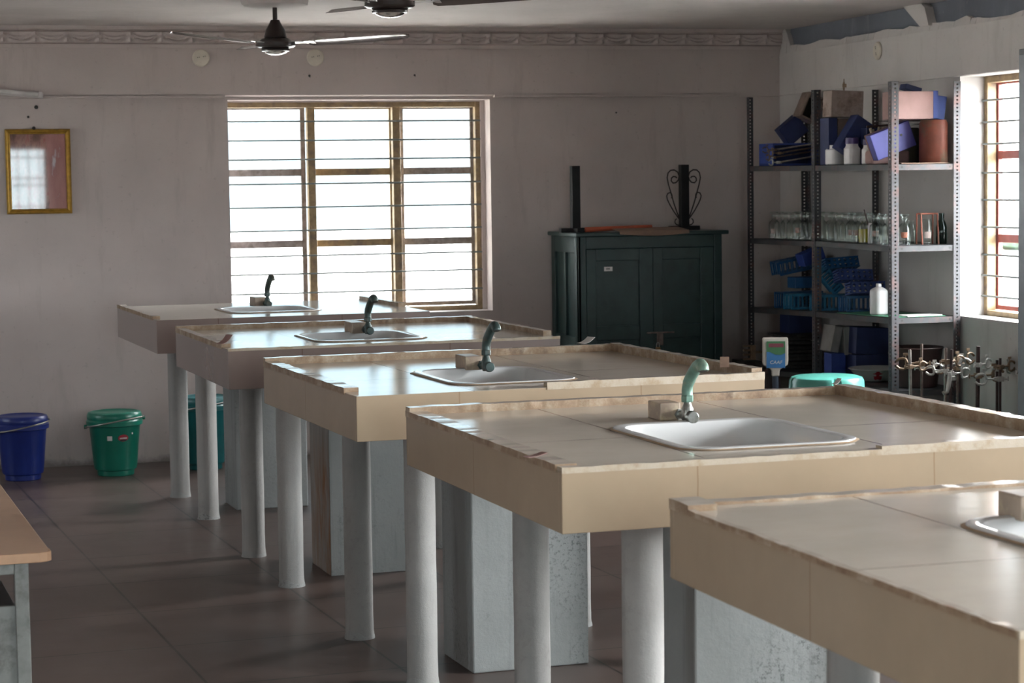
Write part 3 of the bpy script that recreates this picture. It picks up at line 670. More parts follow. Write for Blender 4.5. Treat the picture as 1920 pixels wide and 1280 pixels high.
# ------------------------------------------------------------------ ceiling fans
def make_fan(label, x, y, a0):
    r = thing('ceiling_fan', label, 'ceiling fan', (x, y, 2.29), 0, 'dark three-blade ceiling fans')
    MB().cyl((0, 0, 0.16), (0, 0, ZC-2.29-.046), 0.012, n=14).build('rod', m_fan, r, smooth=True)
    MB().lathe([(0.058, 0.088), (0.056, 0.098), (0.048, 0.128), (0.030, 0.158), (0.022, 0.176), (0.013, 0.178)], 28).build('rod_cover', m_fan, r, smooth=True)
    MB().lathe([(0.062, 0.036), (0.092, 0.040), (0.100, 0.046), (0.100, 0.062), (0.090, 0.068), (0.070, 0.082), (0.056, 0.086)], 36).build('motor', m_fan, r, smooth=True)
    MB().lathe([(0.004, 0.0), (0.030, 0.003), (0.052, 0.011), (0.064, 0.022)], 36).build('bottom_cap', m_chrome, r, smooth=True)
    MB().lathe([(0.060, 0.018), (0.070, 0.020), (0.072, 0.028), (0.066, 0.030), (0.072, 0.034), (0.074, 0.040), (0.062, 0.042)], 36).build('ribbed_ring', m_fan, r, smooth=True)
    for k in range(3):
        a = a0 + k*2*PI/3; R = Matrix.Rotation(a, 4, 'Z')
        tilt = Matrix.Rotation(math.radians(-9), 4, 'X')
        def T(p): return R @ (Matrix.Translation((0, 0, 0.058)) @ (tilt @ Vector(p)))
        mb = MB(); xs = [0.17, 0.185, 0.25, 0.4, 0.55, 0.64, 0.675, 0.69]; ws = [0.030, 0.055, 0.062, 0.062, 0.060, 0.054, 0.036, 0.012]
        pv = None
        for x_, w in zip(xs, ws):
            zc = 0.028*(x_/0.69)**1.2
            q = [mb.bm.verts.new(T((x_, s*w, zc + dz - 0.006*abs(s)*abs(s)))) for s, dz in ((-1, 0), (-.4, .004), (.4, .004), (1, 0), (1, -.002), (.4, .0015), (-.4, .0015), (-1, -.002))]
            if pv: mb.join(pv, q)
            else: mb.face(q)
            pv = q
        mb.face(pv)
        b = mb.build('blade', m_blade, r, smooth=True)
        br = MB(); br.prism([(0.085, -.022), (0.14, -.013), (0.17, -.030), (0.205, -.030), (0.205, .030), (0.17, .030), (0.14, .013), (0.085, .022)], 'z', 0.003, 0.008)
        for v in br.bm.verts: v.co = T(v.co)
        br.build('bracket', m_chrome, b)
    return r
make_fan('dark ceiling fan hanging whole in view before the drapery cornice', 1.80, 10.90, -0.27-math.radians(10))
make_fan('dark ceiling fan cut off by the top of the picture', 1.855, 8.45, -0.27-math.radians(7))
for i, (x, y) in enumerate(((1.80, 10.90), (1.855, 8.45))):
    mb = MB(); n = 48; prev = None
    for r_, z in ((0.155, 0.0), (0.168, -0.010), (0.162, -0.034), (0.120, -0.044), (0.05, -0.046)):
        q = [mb.bm.verts.new((x + r_*(1+0.035*math.cos(12*2*PI*k/n))*math.cos(2*PI*k/n), y + r_*(1+0.035*math.cos(12*2*PI*k/n))*math.sin(2*PI*k/n), ZC+z)) for k in range(n)]
        if prev: mb.join(prev, q)
        prev = q
    mb.face(prev)
    struct(mb.build('trim_%d' % (4+i), m_ceil, smooth=True))

# ------------------------------------------------------------------ things on the far wall
r = thing('framed_picture', 'small gilt framed picture under glass hanging on the far wall', 'picture', (0.722, YB-.002, 1.735), 0, rot=(math.radians(0), 0, 0))
def frame_ring(mb, w, h, prof):
    loops = []
    for ins, d in prof:
        loops.append([mb.bm.verts.new((sx*(w/2-ins), -d, sz*(h/2-ins))) for sx, sz in ((-1, -1), (1, -1), (1, 1), (-1, 1))])
    for a, b in zip(loops[:-1], loops[1:]): mb.join(a, b)
    return mb
frame_ring(MB(), 0.372, 0.492, [(0.0, 0.0), (0.0, 0.016), (0.008, 0.026), (0.016, 0.024), (0.022, 0.017), (0.027, 0.016), (0.030, 0.006)]).build('frame', m_gold, r)
MB().box(-.158, .158, -.008, -.004, -.218, .218).build('picture', m_mirror, r)
MB().cyl((-0.02, -0.002, .25), (-0.02, -0.02, .252), 0.010, n=10).build('hanger', m_iron, r)
def plate(label, loc, axis):
    r = thing('switch_plate', label, 'plate', loc, 0, 'round ceiling-height cover plates', rot=(PI/2, 0, 0) if axis == 'y' else (0, -PI/2, 0))
    MB().lathe([(0.052, 0), (0.052, 0.008), (0.046, 0.013), (0.010, 0.014)], 30).build('cover', m_ivory, r, smooth=True)
    h = MB()
    for x, y in ((-.022, .002), (-.012, .004), (.012, .008), (.022, .010)): h.cyl((x, y, .0135), (x, y, .0152), 0.0028, n=8)
    h.build('pin_hole', m_dark, r)
plate('round ivory cover plate high on the far wall, left of the hanging fan', (1.679, YB-.044, 2.391), 'y')
plate('round ivory cover plate high on the far wall, under the fan blade', (2.362, YB-.044, 2.395), 'y')
plate('round ivory cover plate on the right wall above the rack', (XR-.02, 11.401, 2.353), 'x')
for i, (x, z, rad, yy, lab) in enumerate(((0.72, 2.108, .012, YB, 'largest dark wall plug above the gilt picture'), (0.673, 2.052, .008, YB, 'small dark wall plug just above the gilt picture'), (2.324, 2.287, .008, YB-.044, 'dark wall plug above the middle of the window'), (2.97, 2.290, .007, YB-.044, 'dark wall plug above the right part of the window'), (4.269, 2.059, .006, YB, 'tiny dark wall plug above the green cupboard'))):
    mb = MB(); mb.cyl((x, yy+.002, z), (x, yy-.006, z), rad, rad*.8, n=10)
    if i in (2, 3): mb.cyl((x, yy-.004, z-.002), (x+.002, yy-.008, z-rad*1.3), rad*.6, rad*.3, n=8)
    tag(mb.build('wall_plug', m_dark), lab, 'wall plug', 'wall plugs')
r = thing('tube_light', 'unlit tube light batten high on the far wall at the left edge', 'tube light', (0.755, YB-.06, 2.158), rot=(0, 0.105, 0))
MB().box(-1.25, 0, -.012, .026, -.004, .030).build('batten', m_tube, r, bevel=0.004)
MB().cyl((-1.22, -.026, .016), (-.03, -.026, .016), 0.013, n=14).build('tube', m_white, r, smooth=True)
for x in (-.028, -1.235): MB().box(x, x+.022, -.042, -.010, -.002, .034).build('end_cap', m_tube, r, bevel=0.003)

# ------------------------------------------------------------------ buckets
def bucket(label, loc, m, kind, rz=0.0, s=1.0, h=0.325):
    r = thing('bucket', label, 'bucket', loc, rz, 'lidded plastic buckets on the floor')
    b = MB().lathe([(0.100*s, 0.0), (0.104*s, 0.004), (0.106*s, 0.030), (0.118*s, 0.036), (0.122*s, 0.050), (0.143*s, h-.045), (0.146*s, h-.040), (0.158*s, h-.036), (0.160*s, h-.012), (0.156*s, h-.008), (0.150*s, h)], 40).build('body', m, r, smooth=True)
    MB().lathe([(0.152*s, h-.004), (0.155*s, h+.002), (0.155*s, h+.022), (0.147*s, h+.036), (0.132*s, h+.040), (0.122*s, h+.034), (0.060*s, h+.031), (0.01, h+.031)], 40).build('lid', m, r, smooth=True)
    pts = []
    for i in range(19):
        a = PI*i/18; pts.append((0.166*s*math.cos(a), -0.172*s*math.sin(a), h-.022+0.018*math.sin(a) + (0.026*s*math.cos(a))))
    MB().tube(pts, 0.0042, 8).build('handle', m_wire, r, smooth=True)
    for sx in (-1, 1): MB().cyl((sx*.155*s, 0, h-.024+sx*.02), (sx*.172*s, 0, h-.024+sx*.02), 0.012, n=12).build('handle_lug', m, r, smooth=True)
    return r, b
def sticker(parent, mat, ang, z, w, hh, rad, n=8, shape='rect', name='sticker', off=0.0012):
    mb = MB(); rows = 7; cols = 12; grid = []
    if shape == 'oval':
        c0 = mb.bm.verts.new((rad*math.cos(ang)+off*math.cos(ang), rad*math.sin(ang)+off*math.sin(ang), z)); ring = []
        for i in range(24):
            t = 2*PI*i/24; a = ang + w*math.cos(t)/rad; zz = z + hh*math.sin(t); rr_ = rad + off + (zz-z)*0.077
            ring.append(mb.bm.verts.new((rr_*math.cos(a), rr_*math.sin(a), zz)))
        for i in range(24): mb.face([c0, ring[i], ring[(i+1) % 24]])
    else:
        for i in range(5):
            row = []
            for j in range(3):
                a = ang + w*(i/2-1)/rad; zz = z + hh*(j-1); rr_ = rad + off + (zz-z)*0.077
                row.append(mb.bm.verts.new((rr_*math.cos(a), rr_*math.sin(a), zz)))
            grid.append(row)
        for i in range(4):
            for j in range(2): mb.face([grid[i][j], grid[i+1][j], grid[i+1][j+1], grid[i][j+1]])
    return mb.build(name, mat, parent)
g, gb = bucket('bright green lidded bucket with an oval red sticker, on the floor', (1.078, 12.43, 0), m_bgreen, 0)
ang = -PI/2+0.02
def rad_at(z): return 0.122 + (z-0.05)/(0.28-0.05)*0.021
st = sticker(gb, m_red, ang+0.02+0.22, 0.222, 0.030, 0.020, rad_at(.222)+.0006, shape='oval')
sticker(gb, m_ink, ang+.24, 0.209, 0.019, 0.0045, rad_at(.209)+.0012, name='sticker_band')
for i in range(7): sticker(gb, m_white, ang+.24+(i-3)*0.044, 0.221, 0.0022, 0.0042, rad_at(.221)+.0016, name='sticker_lettering')
sticker(gb, m_white, ang-.32, 0.222, 0.014, 0.013, rad_at(.222), name='paper_scrap'); sticker(gb, m_white, ang+.66, 0.245, 0.004, 0.005, rad_at(.245), name='paper_scrap')
g, gb = bucket('dark blue lidded bucket standing leftmost by the far wall', (0.560, 12.42, 0), m_bblue, 1, s=0.95, rz=0.5)
sticker(gb, m_card, -PI/2-.5+.15, 0.225, 0.011, 0.007, rad_at(.225)*.93, name='paper_scrap'); sticker(gb, m_white, -PI/2-.5+.62, 0.212, 0.007, 0.007, rad_at(.212)*.93, name='paper_scrap')
g, gb = bucket('dark teal bucket standing behind the bench legs under the window', (1.60, 12.50, 0), m_bteal, 2, s=0.92, h=0.385)
sticker(gb, m_white, -PI/2+.30, 0.18, 0.010, 0.012, rad_at(.20)*.92, name='paper_scrap')

# ------------------------------------------------------------------ green cupboard and what stands on it
r = thing('cupboard', 'dark green painted two-door wooden cupboard against the far wall', 'cupboard', (0, 0, 0))
X0, X1, Y0, Y1, Zt = 3.835, 4.735, 12.30, 12.86, 1.315
mb = MB(); mb.box(X0+.002, X1, Y0+.03, Y1, 0.0, Zt-.01)
mb.build('carcass', m_green, r, bevel=0.003)
# left side frame and panel
mb = MB()
for a, b, c, d in ((Y0, Y0+.075, 0, Zt-.012), (Y1-.07, Y1, 0, Zt-.012), (Y0+.075, Y1-.07, Zt-.11, Zt-.012), (Y0+.075, Y1-.07, 0.62, 0.70), (Y0+.075, Y1-.07, 0, .10), (Y0+.27, Y0+.32, .70, Zt-.11), (Y0+.27, Y0+.32, .10, .62)): mb.box(X0-.014, X0+.004, a, b, c, d)
mb.build('side_frame', m_green, r, bevel=0.003)
mb = MB()
for a, b, c, d in ((X0-.014, X0+.035, 0, Zt-.012), (X1-.05, X1, 0, Zt-.012), (X0+.035, X1-.05, Zt-.085, Zt-.012), (X0+.035, X1-.05, 0, .09)): mb.box(a, b, Y0, Y0+.035, c, d)
mb.build('face_frame', m_green, r, bevel=0.003)
xm = 4.292
for k, (a, b) in enumerate(((X0+.037, xm-.002), (xm+.002, X1-.052))):
    mb = MB(); z0, z1 = .093, Zt-.088; yy = Y0+(-.004 if k == 0 else .004)
    for c, d, e, f in ((a, a+.06, z0, z1), (b-.085, b, z0, z1), (a+.06, b-.085, z1-.07, z1), (a+.06, b-.085, .68, .765), (a+.06, b-.085, z0, z0+.09)): mb.box(c, d, yy, yy+.03, e, f)
    mb.box(a+.05, b-.07, yy+.012, yy+.026, z0+.05, z1-.05)
    d_ = mb.build('door', m_green, r, bevel=0.003)
    if k == 0:
        lb = MB().box(3.985, 4.037, yy+.010, yy+.013, 1.095, 1.121).build('paper_label', m_white, d_)
        t = MB()
        for i in range(3): t.box(3.998+i*.008, 4.003+i*.008, yy+.0092, yy+.0105, 1.104, 1.114)
        t.build('label_mark', m_ink, d_)
    else:
        MB().box(xm-.045, xm+.130, yy-.012, yy-.002, .712, .722).build('bolt', m_rod, d_, bevel=.002)
        MB().box(xm+.020, xm+.060, yy-.010, yy-.001, .640, .712).build('hasp', m_rod, d_, bevel=.002)
mb = MB(); mb.box(X0-.035, X1+.035, Y0-.03, Y1+.01, Zt-.012, Zt+.012); mb.build('cornice_board', m_green, r, bevel=0.005)
p = thing('padlock', 'brass padlock hanging on the green cupboard door', 'padlock', (xm+.022, Y0-.012, .60))
MB().box(-.014, .014, -.009, .009, 0, .030).build('lock_body', m_brass, p, bevel=.003)
MB().tube([(-.009, 0, .028), (-.009, 0, .046), (-.006, 0, .054), (0, 0, .058), (.006, 0, .054), (.009, 0, .046), (.009, 0, .028)], .003, 8).build('shackle', m_tarn, p, smooth=True)
ZT = Zt+.012
def post(label, x, scroll):
    r = thing('display_stand', label, 'iron stand', (x, 12.50, ZT), 0, 'black iron stands on the cupboard')
    MB().box(-.026, .026, -.026, .026, .012, 0.400).build('post', m_black, r, bevel=.003)
    MB().box(-.097, .097, -.022, .022, 0.0, .026).build('base_bar', m_black, r, bevel=.003)
    if not scroll: MB().box(-.022, .022, -.11, .11, 0.0, .024).build('base_foot', m_black, r, bevel=.003)
    if scroll:
        for sx in (-1, 1):
            def S_(pts): return [(sx*a, 0, b) for a, b in pts]
            MB().tube(S_([(.045, .318), (.052, .326), (.068, .328), (.080, .318), (.082, .302), (.070, .288), (.052, .290), (.036, .306), (.030, .330), (.040, .355), (.062, .368), (.085, .366), (.102, .350), (.108, .320), (.100, .280), (.085, .230), (.066, .165), (.046, .110), (.030, .070)]), .0042, 8).build('scroll', m_iron, r, smooth=True)
            MB().tube(S_([(.082, .196), (.076, .206), (.078, .220), (.090, .230), (.104, .226), (.112, .210), (.108, .190), (.094, .160), (.070, .120), (.045, .085), (.030, .066)]), .0040, 8).build('scroll', m_iron, r, smooth=True)
            MB().tube(S_([(.048, .070), (.058, .062), (.060, .046), (.050, .034), (.034, .030)]), .0038, 8).build('scroll', m_iron, r, smooth=True)
post('plain black iron post standing on the cupboard top', 3.868, False)
post('black iron post with curled scrollwork, standing on the cupboard top', 4.566, True)
mb = MB(); n = 14
mb.tube([(3.905+.43*i/n, 12.42+.02*i/n, ZT+.016+.012*i/n) for i in range(n+1)], [.016-.006*i/n for i in range(n+1)], 14)
tag(mb.build('paper_roll', m_orange, smooth=True), 'orange red rolled sheet lying on the cupboard top', 'paper roll')
mb = MB(); prev = None
for i in range(13):
    t = i/12; x = 4.07+.44*t; dz = -.012*math.sin(PI*t); fr = 12.262
    q = [mb.bm.verts.new(v) for v in ((x, 12.46, ZT+.020), (x, fr, ZT+.004), (x, fr-.004, ZT-.012+dz), (x, fr-.006, ZT-.012+dz), (x, fr-.003, ZT+.007), (x, 12.46, ZT+.023))]
    if prev: mb.join(prev, q)
    else: mb.face(q)
    prev = q
mb.face(prev)
tag(mb.build('cardboard_sheet', m_card), 'brown cardboard sheet drooping over the cupboard front edge', 'cardboard')

# ------------------------------------------------------------------ slotted steel rack
XF, XBk = 4.955, 5.352
PY = (10.40, 11.405, 12.43)
LEV = {1: (1.700, 1.705, 1.712), 2: (1.272, 1.276, 1.270), 3: (0.893, 0.874, 0.846), 4: (0.505, 0.512, 0.470), 5: (0.12, 0.12, 0.12)}
def shz(l, y):
    a, b, c = LEV[l]
    return a + (b-a)*(y-PY[0])/(PY[1]-PY[0]) if y < PY[1] else b + (c-b)*(y-PY[1])/(PY[2]-PY[1])
rack = thing('storage_rack', 'grey slotted steel rack with two bays in the far right corner', 'rack', (0, 0, 0))
def flange(mb, o, u, w, h, per=0.0205):
    """perforated strip from o, width w along u, height h"""
    u = Vector(u); o = Vector(o); W2 = (0, .5-.13, .5+.13, 1)
    n = int(h/per); V = {}
    def vert(i, j):
        if (i, j) not in V:
            k, half = divmod(j, 2); z = k*per + (0.0085 if half else 0)
            V[(i, j)] = mb.bm.verts.new(o + u*(w*W2[i]) + Vector((0, 0, min(z, h))))
        return V[(i, j)]
    for j in range(2*n):
        for i in range(3):
            if i == 1 and j % 2 == 0: continue
            mb.face([vert(i, j), vert(i+1, j), vert(i+1, j+1), vert(i, j+1)])
for yi, y in enumerate(PY):
    for xi, x in enumerate((XF, XBk)):
        sx = 1 if xi == 0 else -1; sy = -1 if yi == 2 else 1
        mb = MB(); flange(mb, (x, y, 0), (0, sy, 0), .040, 2.142); flange(mb, (x, y, 0), (sx, 0, 0), .040, 2.142)
        p = mb.build('post', m_rack, rack); md = p.modifiers.new('t', 'SOLIDIFY'); md.thickness = 0.0022; md.offset = 0
for l, zz in LEV.items():
    for k in range(2):
        ya, yb = PY[k]+.003, PY[k+1]-.003; za, zb = zz[k], zz[k+1]; mb = MB()
        def slab(x0, x1, y0, y1, t0, t1):
            f = lambda y, d: za + (zb-za)*(y-ya)/(yb-ya) + d
            mb.hexa([(x0, y0, f(y0, t0)), (x1, y0, f(y0, t0)), (x1, y1, f(y1, t0)), (x0, y1, f(y1, t0)), (x0, y0, f(y0, t1)), (x1, y0, f(y0, t1)), (x1, y1, f(y1, t1)), (x0, y1, f(y1, t1))])
        slab(XF+.003, XBk-.003, ya, yb, -.002, 0)
        slab(XF+.003, XF+.005, ya, yb, -.032, 0); slab(XBk-.005, XBk-.003, ya, yb, -.032, 0)
        slab(XF+.003, XBk-.003, ya, ya+.002, -.032, 0); slab(XF+.003, XBk-.003, yb-.002, yb, -.032, 0)
        s_ = mb.build('shelf', m_rackp, rack)
        h = MB()
        if k == 0:
            for xx in (XF+.06, XBk-.06): h.cyl((xx, ya-.0005, za-.016), (xx, ya+.001, za-.016), 0.006, n=10)
            h.build('slot', m_dark, s_)

# --- reagent bottles
def bottle_proto(label, loc):
    r = thing('reagent_bottle', label, 'bottle', loc, 0, 'reagent bottles on the rack')
    MB().lathe([(0.030, 0.0), (0.0335, 0.004), (0.0335, 0.088), (0.030, 0.100), (0.0165, 0.112), (0.0125, 0.118), (0.0125, 0.132), (0.0165, 0.137), (0.0165, 0.141)], 20).build('body', m_glass, r, smooth=True)
    MB().lathe([(0.010, 0.132), (0.011, 0.144), (0.012, 0.150), (0.023, 0.154), (0.024, 0.160), (0.020, 0.163)], 18).build('stopper', m_glass, r, smooth=True)
    return r
def add_label(root, m, z=.05, w=.022, h=.016, ang=-2.0):
    o = sticker(root, m, ang, z, w, h, .0340, name='paper_label', off=.0006)
ORD = ['first', 'second', 'third', 'fourth', 'fifth', 'sixth', 'seventh', 'eighth', 'ninth', 'tenth', 'eleventh', 'twelfth']
proto = None
def put_bottle(x, y, label, lab=None, liq=None):
    global proto
    z = shz(2, y)
    if proto is None:
        proto = bottle_proto(label, (x, y, z)); o = proto
    else:
        o = dup(base_bottle, (x, y, z), random.uniform(0, 1), label)
    return o
base_bottle = bottle_proto('clear glass bottle at the far end of the bottle row, beside the far post', (5.035, 12.20, shz(2, 12.2)))
proto = base_bottle
extra = [(base_bottle, m_blabel, .045)]
ys = [12.10, 12.01, 11.92, 11.83, 11.74, 11.65, 11.56, 11.47]
for i, y in enumerate(ys):
    o = put_bottle(5.035+random.uniform(-.006, .006), y, 'clear glass bottle, %s after the end one in the far bay front row' % ORD[i])
    if i in (3, 6): extra.append((o, m_blabel, .055))
ys = [11.32, 11.24, 11.16, 11.08, 11.0]
for i, y in enumerate(ys):
    o = put_bottle(5.035, y, 'clear glass bottle, %s from the middle post in the near bay front row' % ORD[i])
    if i in (3, 4): extra.append((o, m_blabel, .055))
yb_ = put_bottle(5.035, 10.91, 'glass bottle half full of bright yellow liquid on the second shelf')
MB().lathe([(0.029, 0.004), (0.0322, 0.006), (0.0322, 0.078), (0.010, 0.079)], 20).build('liquid', m_liq, yb_, smooth=True)
for i, y in enumerate((10.79, 10.71, 10.63)):
    o = put_bottle(5.045, y, 'clear glass bottle, %s after the yellow one in the near bay' % ORD[i])
    if i == 0: extra.append((o, m_blabel, .055))
for i, y in enumerate((12.05, 11.93, 11.81, 11.69, 11.57)):
    put_bottle(5.125, y, 'clear glass bottle, %s from the far end of the back row in the far bay' % ORD[i])
for i, y in enumerate((11.28, 11.17, 11.06, 10.95)):
    put_bottle(5.125, y, 'clear glass bottle, %s from the middle post in the near bay back row' % ORD[i])
ob = put_bottle(5.105, 10.56, 'clear glass bottle with an orange label, standing just right of the near post'); extra.append((ob, m_olabel, .052))
for o, m, z in extra:
    q = sticker(o, m, -2.05 - o.rotation_euler.z, z, .017, .015, .0340, name='paper_label', off=.0006)
tb_ = thing('test_tube', 'white plastic tube standing between bottles right of the yellow one', 'tube', (5.04, 10.85, shz(2, 10.85)))
MB().lathe([(.011, 0), (.012, .004), (.012, .105), (.010, .11)], 14).build('barrel', m_plw, tb_, smooth=True)
MB().cyl((-.01, 0, .10), (-.03, .01, .185), .004, n=8).build('stem', m_rodd, tb_, smooth=True)
for i, (x, y) in enumerate(((5.165, 10.60), (5.185, 10.70))):
    v = thing('glass_vial', ('small glass vial between the orange labelled bottle and the wire stand', 'small glass vial standing behind the one next to the orange labelled bottle')[i], 'vial', (x, y, shz(2, y)), 0, 'glass vials on the second shelf')
    MB().lathe([(.018, 0), (.020, .003), (.020, .10), (.015, .11), (.015, .125)], 16).build('body', m_glass, v, smooth=True)
w = thing('wire_stand', 'reddish brown wire frame on the second shelf near the window', 'wire stand', (5.225, 10.52, shz(2, 10.52)))
for a in (-.05, .045):
    MB().tube([(a, -.03, 0), (a-.003, -.02, .165), (a-.003, .03, .165), (a, .04, 0)], .0045, 8).build('side_loop', m_rustcan, w, smooth=True)
MB().cyl((-.05, -.02, .163), (.045, -.02, .163), .0045, n=8).build('top_bar', m_rustcan, w); MB().cyl((-.05, .03, .163), (.045, .03, .163), .0045, n=8).build('top_bar', m_rustcan, w)
v = thing('glass_jar', 'clear jar with a pale label standing inside the wire frame', 'jar', (5.222, 10.535, shz(2, 10.53)))
MB().lathe([(.024, 0), (.027, .003), (.027, .12), (.022, .135)], 18).build('body', m_glass, v, smooth=True); sticker(v, m_blabel, -1.7, .05, .018, .017, .0275, name='paper_label')
v = thing('dark_bottle', 'dark green glass bottle at the wall end of the second shelf', 'bottle', (5.312, 10.54, shz(2, 10.54)))
MB().lathe([(.026, 0), (.029, .004), (.029, .09), (.022, .115), (.014, .13), (.014, .165)], 18).build('body', m_dglass, v, smooth=True)

# --- top shelf
def crate(label, loc, size, outer, inner, rz=0.0, open_front=True, cat='wooden box', rot=None, group='wooden weight boxes on the top shelf'):
    r = thing('wooden_box', label, cat, loc, rz, group, rot)
    a, b, c = size; t = .012; mb = MB()
    mb.box(-a/2, a/2, -b/2, b/2, 0, t); mb.box(-a/2, a/2, -b/2, b/2, c-t, c); mb.box(-a/2, -a/2+t, -b/2, b/2, t, c-t); mb.box(a/2-t, a/2, -b/2, b/2, t, c-t)
    mb.build('case', outer, r, bevel=.002)
    if open_front:
        MB().box(-a/2+t, a/2-t, b/2-t, b/2, t, c-t).build('lining', inner, r)
    else:
        MB().box(-a/2+t, a/2-t, -b/2+.002, b/2-.002, t, c-t).build('panel', inner, r)
    return r
z1 = shz(1, 12.2)
crate('blue lined open wooden box holding clamps, far end of top shelf', (5.165, 12.24, z1), (.33, .22, .135), m_brightblue, m_navy)
MB_ = [((5.00, 12.10, z1+.095), (5.30, 12.09, z1+.135)), ((5.02, 12.08, z1+.075), (5.29, 12.10, z1+.112)), ((5.03, 12.12, z1+.020), (5.30, 12.10, z1+.06)), ((5.00, 12.12, z1+.050), (5.27, 12.14, z1+.085))]
def small_clamp(parent, p, mat, s=1.0, rz=0.0, flip=1):
    """boss head with two prongs at p (local)"""
    R = Matrix.Rotation(rz, 3, 'Z'); P = Vector(p)
    def q(v): return P + R @ (Vector(v)*s)
    mb = MB()
    def ob(c, size): 
        a, b, d = (k/2 for k in size); mb.hexa([q(Vector(c)+Vector(k)) for k in ((-a, -b, -d), (a, -b, -d), (a, b, -d), (-a, b, -d), (-a, -b, d), (a, -b, d), (a, b, d), (-a, b, d))])
    ob((0, 0, 0), (.030, .030, .026)); ob((.022, 0, 0), (.020, .018, .016))
    mb.cyl(q((-.014, 0, 0)), q((-.036, 0, 0)), .005*s, n=8); ob((-.042, 0, 0), (.006, .005, .024))
    mb.cyl(q((.03, 0, 0)), q((.075, 0, .002)), .0055*s, n=8)
    b = mb.build('boss_head', mat, parent, bevel=.002)
    pr = MB()
    for sg in (-1, 1):
        pr.tube([q((.072, 0, sg*.004)), q((.080, 0, sg*.022)), q((.095, 0, sg*.028)), q((.115, 0, sg*.024)), q((.130, 0, sg*.012))], .0065*s, 8)
    pr.cyl(q((.082, 0, -.03)), q((.082, 0, .046)), .0035*s, n=8); 
    a = Vector((.082, 0, .046)); pr.hexa([q(a+Vector(k)) for k in ((-.012, -.003, -.005), (.012, -.003, -.005), (.012, .003, -.005), (-.012, .003, -.005), (-.012, -.003, .007), (.012, -.003, .007), (.012, .003, .007), (-.012, .003, .007))])
    pr.build('jaw', mat, parent, smooth=False)
for i, (a, b) in enumerate(MB_):
    r = thing('clamp_rod', ('uppermost clamp rod lying in the far blue lined box', 'second clamp rod from the top in the far blue lined box', 'lowest clamp rod in the far blue lined box', 'clamp rod reaching past the far post out of the blue lined box')[i], 'clamp', a, 0, 'clamp rods in the far blue lined box')
    d = Vector(b)-Vector(a)
    MB().cyl((0, 0, 0), d, .005, n=8).build('rod', (m_rodp, m_rod, m_rodp, m_rod)[i], r, smooth=True)
    small_clamp(r, (.0, -.004, 0), (m_rod, m_clampt, m_clampw, m_clampt)[i], .62, rz=PI+.2*i)
def slabbox(label, c, size, rot, mat, mat2=None, name='wooden_box', cat='wooden box', group='wooden weight boxes on the top shelf', bev=.003):
    r = thing(name, label, cat, c, 0, group, rot); a, b, d = size
    MB().box(-a/2, a/2, -b/2, b/2, -d/2, d/2).build('case', mat, r, bevel=bev)
    if mat2:
        MB().box(-a/2-.004, a/2+.004, b/2-.004, b/2+.008, -d/2-.004, d/2+.004).build('back_board', mat2, r, bevel=.002)
    return r
k = 12.25/11.9
slabbox('navy blue box tipped on its corner above the clamp box', (5.18, 12.27, 1.925), (.150, .08, .125), (0, -math.radians(38), 0), m_navy)
r = crate('stained tan box tipped up with a dark open side, far bay of top shelf', (5.235, 12.20, 1.985), (.115, .12, .16), m_tan, m_dark, rot=(0, math.radians(24), 0))
slabbox('pale stained wooden box standing high at the back of the near bay', (5.085, 11.30, 2.046), (.195, .12, .148), (0, math.radians(2), 0), m_pale, None)
slabbox('navy box under the high pale stained box', (5.01, 11.33, 1.838), (.055, .12, .265), (0, 0, 0), m_navy)
slabbox('brown upright wooden box beneath the high pale stained box', (5.095, 11.34, 1.836), (.095, .10, .262), (0, 0, 0), m_tan)
slabbox('navy box tipped on edge behind the white capped bottles', (5.09, 11.18, 1.862), (.115, .10, .215), (0, math.radians(33), 0), m_navy)
slabbox('long navy box lying behind the two white bottles', (5.215, 11.10, 1.86), (.20, .10, .09), (0, 0, 0), m_navy, group=None)
slabbox('navy stand block below the long navy box', (5.22, 11.14, 1.76), (.17, .10, .11), (0, 0, 0), m_navy, group=None)
def bottle_sq(label, loc, w, h, cap, capm, name='plastic_bottle', cat='bottle', ch=.022, cr=.6):
    r = thing(name, label, cat, loc, .25, 'white plastic bottles on the rack')
    mb = MB(); pv = None
    for ins, z in ((.006, 0), (0, .006), (0, h*.76), (.006, h*.82), (w*.5*(1-cr)+.004, h*.90), (w*.5*(1-cr)+.004, h)):
        q = [mb.bm.verts.new((x, y, z)) for x, y in rrect(-w/2+ins, w/2-ins, -w/2+ins, w/2-ins, max(.003, w*.28-ins*.5), 4)]
        if pv: mb.join(pv, q)
        else: mb.face(q[::-1])
        pv = q
    mb.face(pv); mb.build('body', m_plw, r, smooth=True)
    if cap: MB().lathe([(w*.5*cr+.004, h-.002), (w*.5*cr+.004, h+ch), (w*.5*cr, h+ch+.003)], 18).build('cap', capm, r, smooth=True)
    return r
z1 = shz(1, 11.0)
bottle_sq('squat white plastic jar beside the middle post on the top shelf', (5.03, 11.28, shz(1, 11.28)), .098, .112, False, None, cr=.95)
bottle_sq('white bottle with a purple cap, left of its slimmer twin, top shelf', (5.03, 11.06, z1), .078, .118, True, m_purple, ch=.030, cr=.85)
b_ = bottle_sq('slimmer printed white bottle with a purple cap next to the yellow tube, top shelf', (5.06, 10.92, z1), .056, .108, True, m_purple, ch=.028, cr=.85)
t_ = MB()
for i in range(4): t_.box(-.014, .012-.004*(i % 2), -.0296, -.0284, .04+i*.012, .043+i*.012)
t_.build('print', m_purple, b_)
r = thing('brush_tube', 'yellow tube of cream bottle brushes on the top shelf', 'brush tube', (5.075, 10.84, z1))
MB().lathe([(.026, 0), (.028, .003), (.028, .125), (.025, .125)], 18).build('tube', m_yel, r, smooth=True)
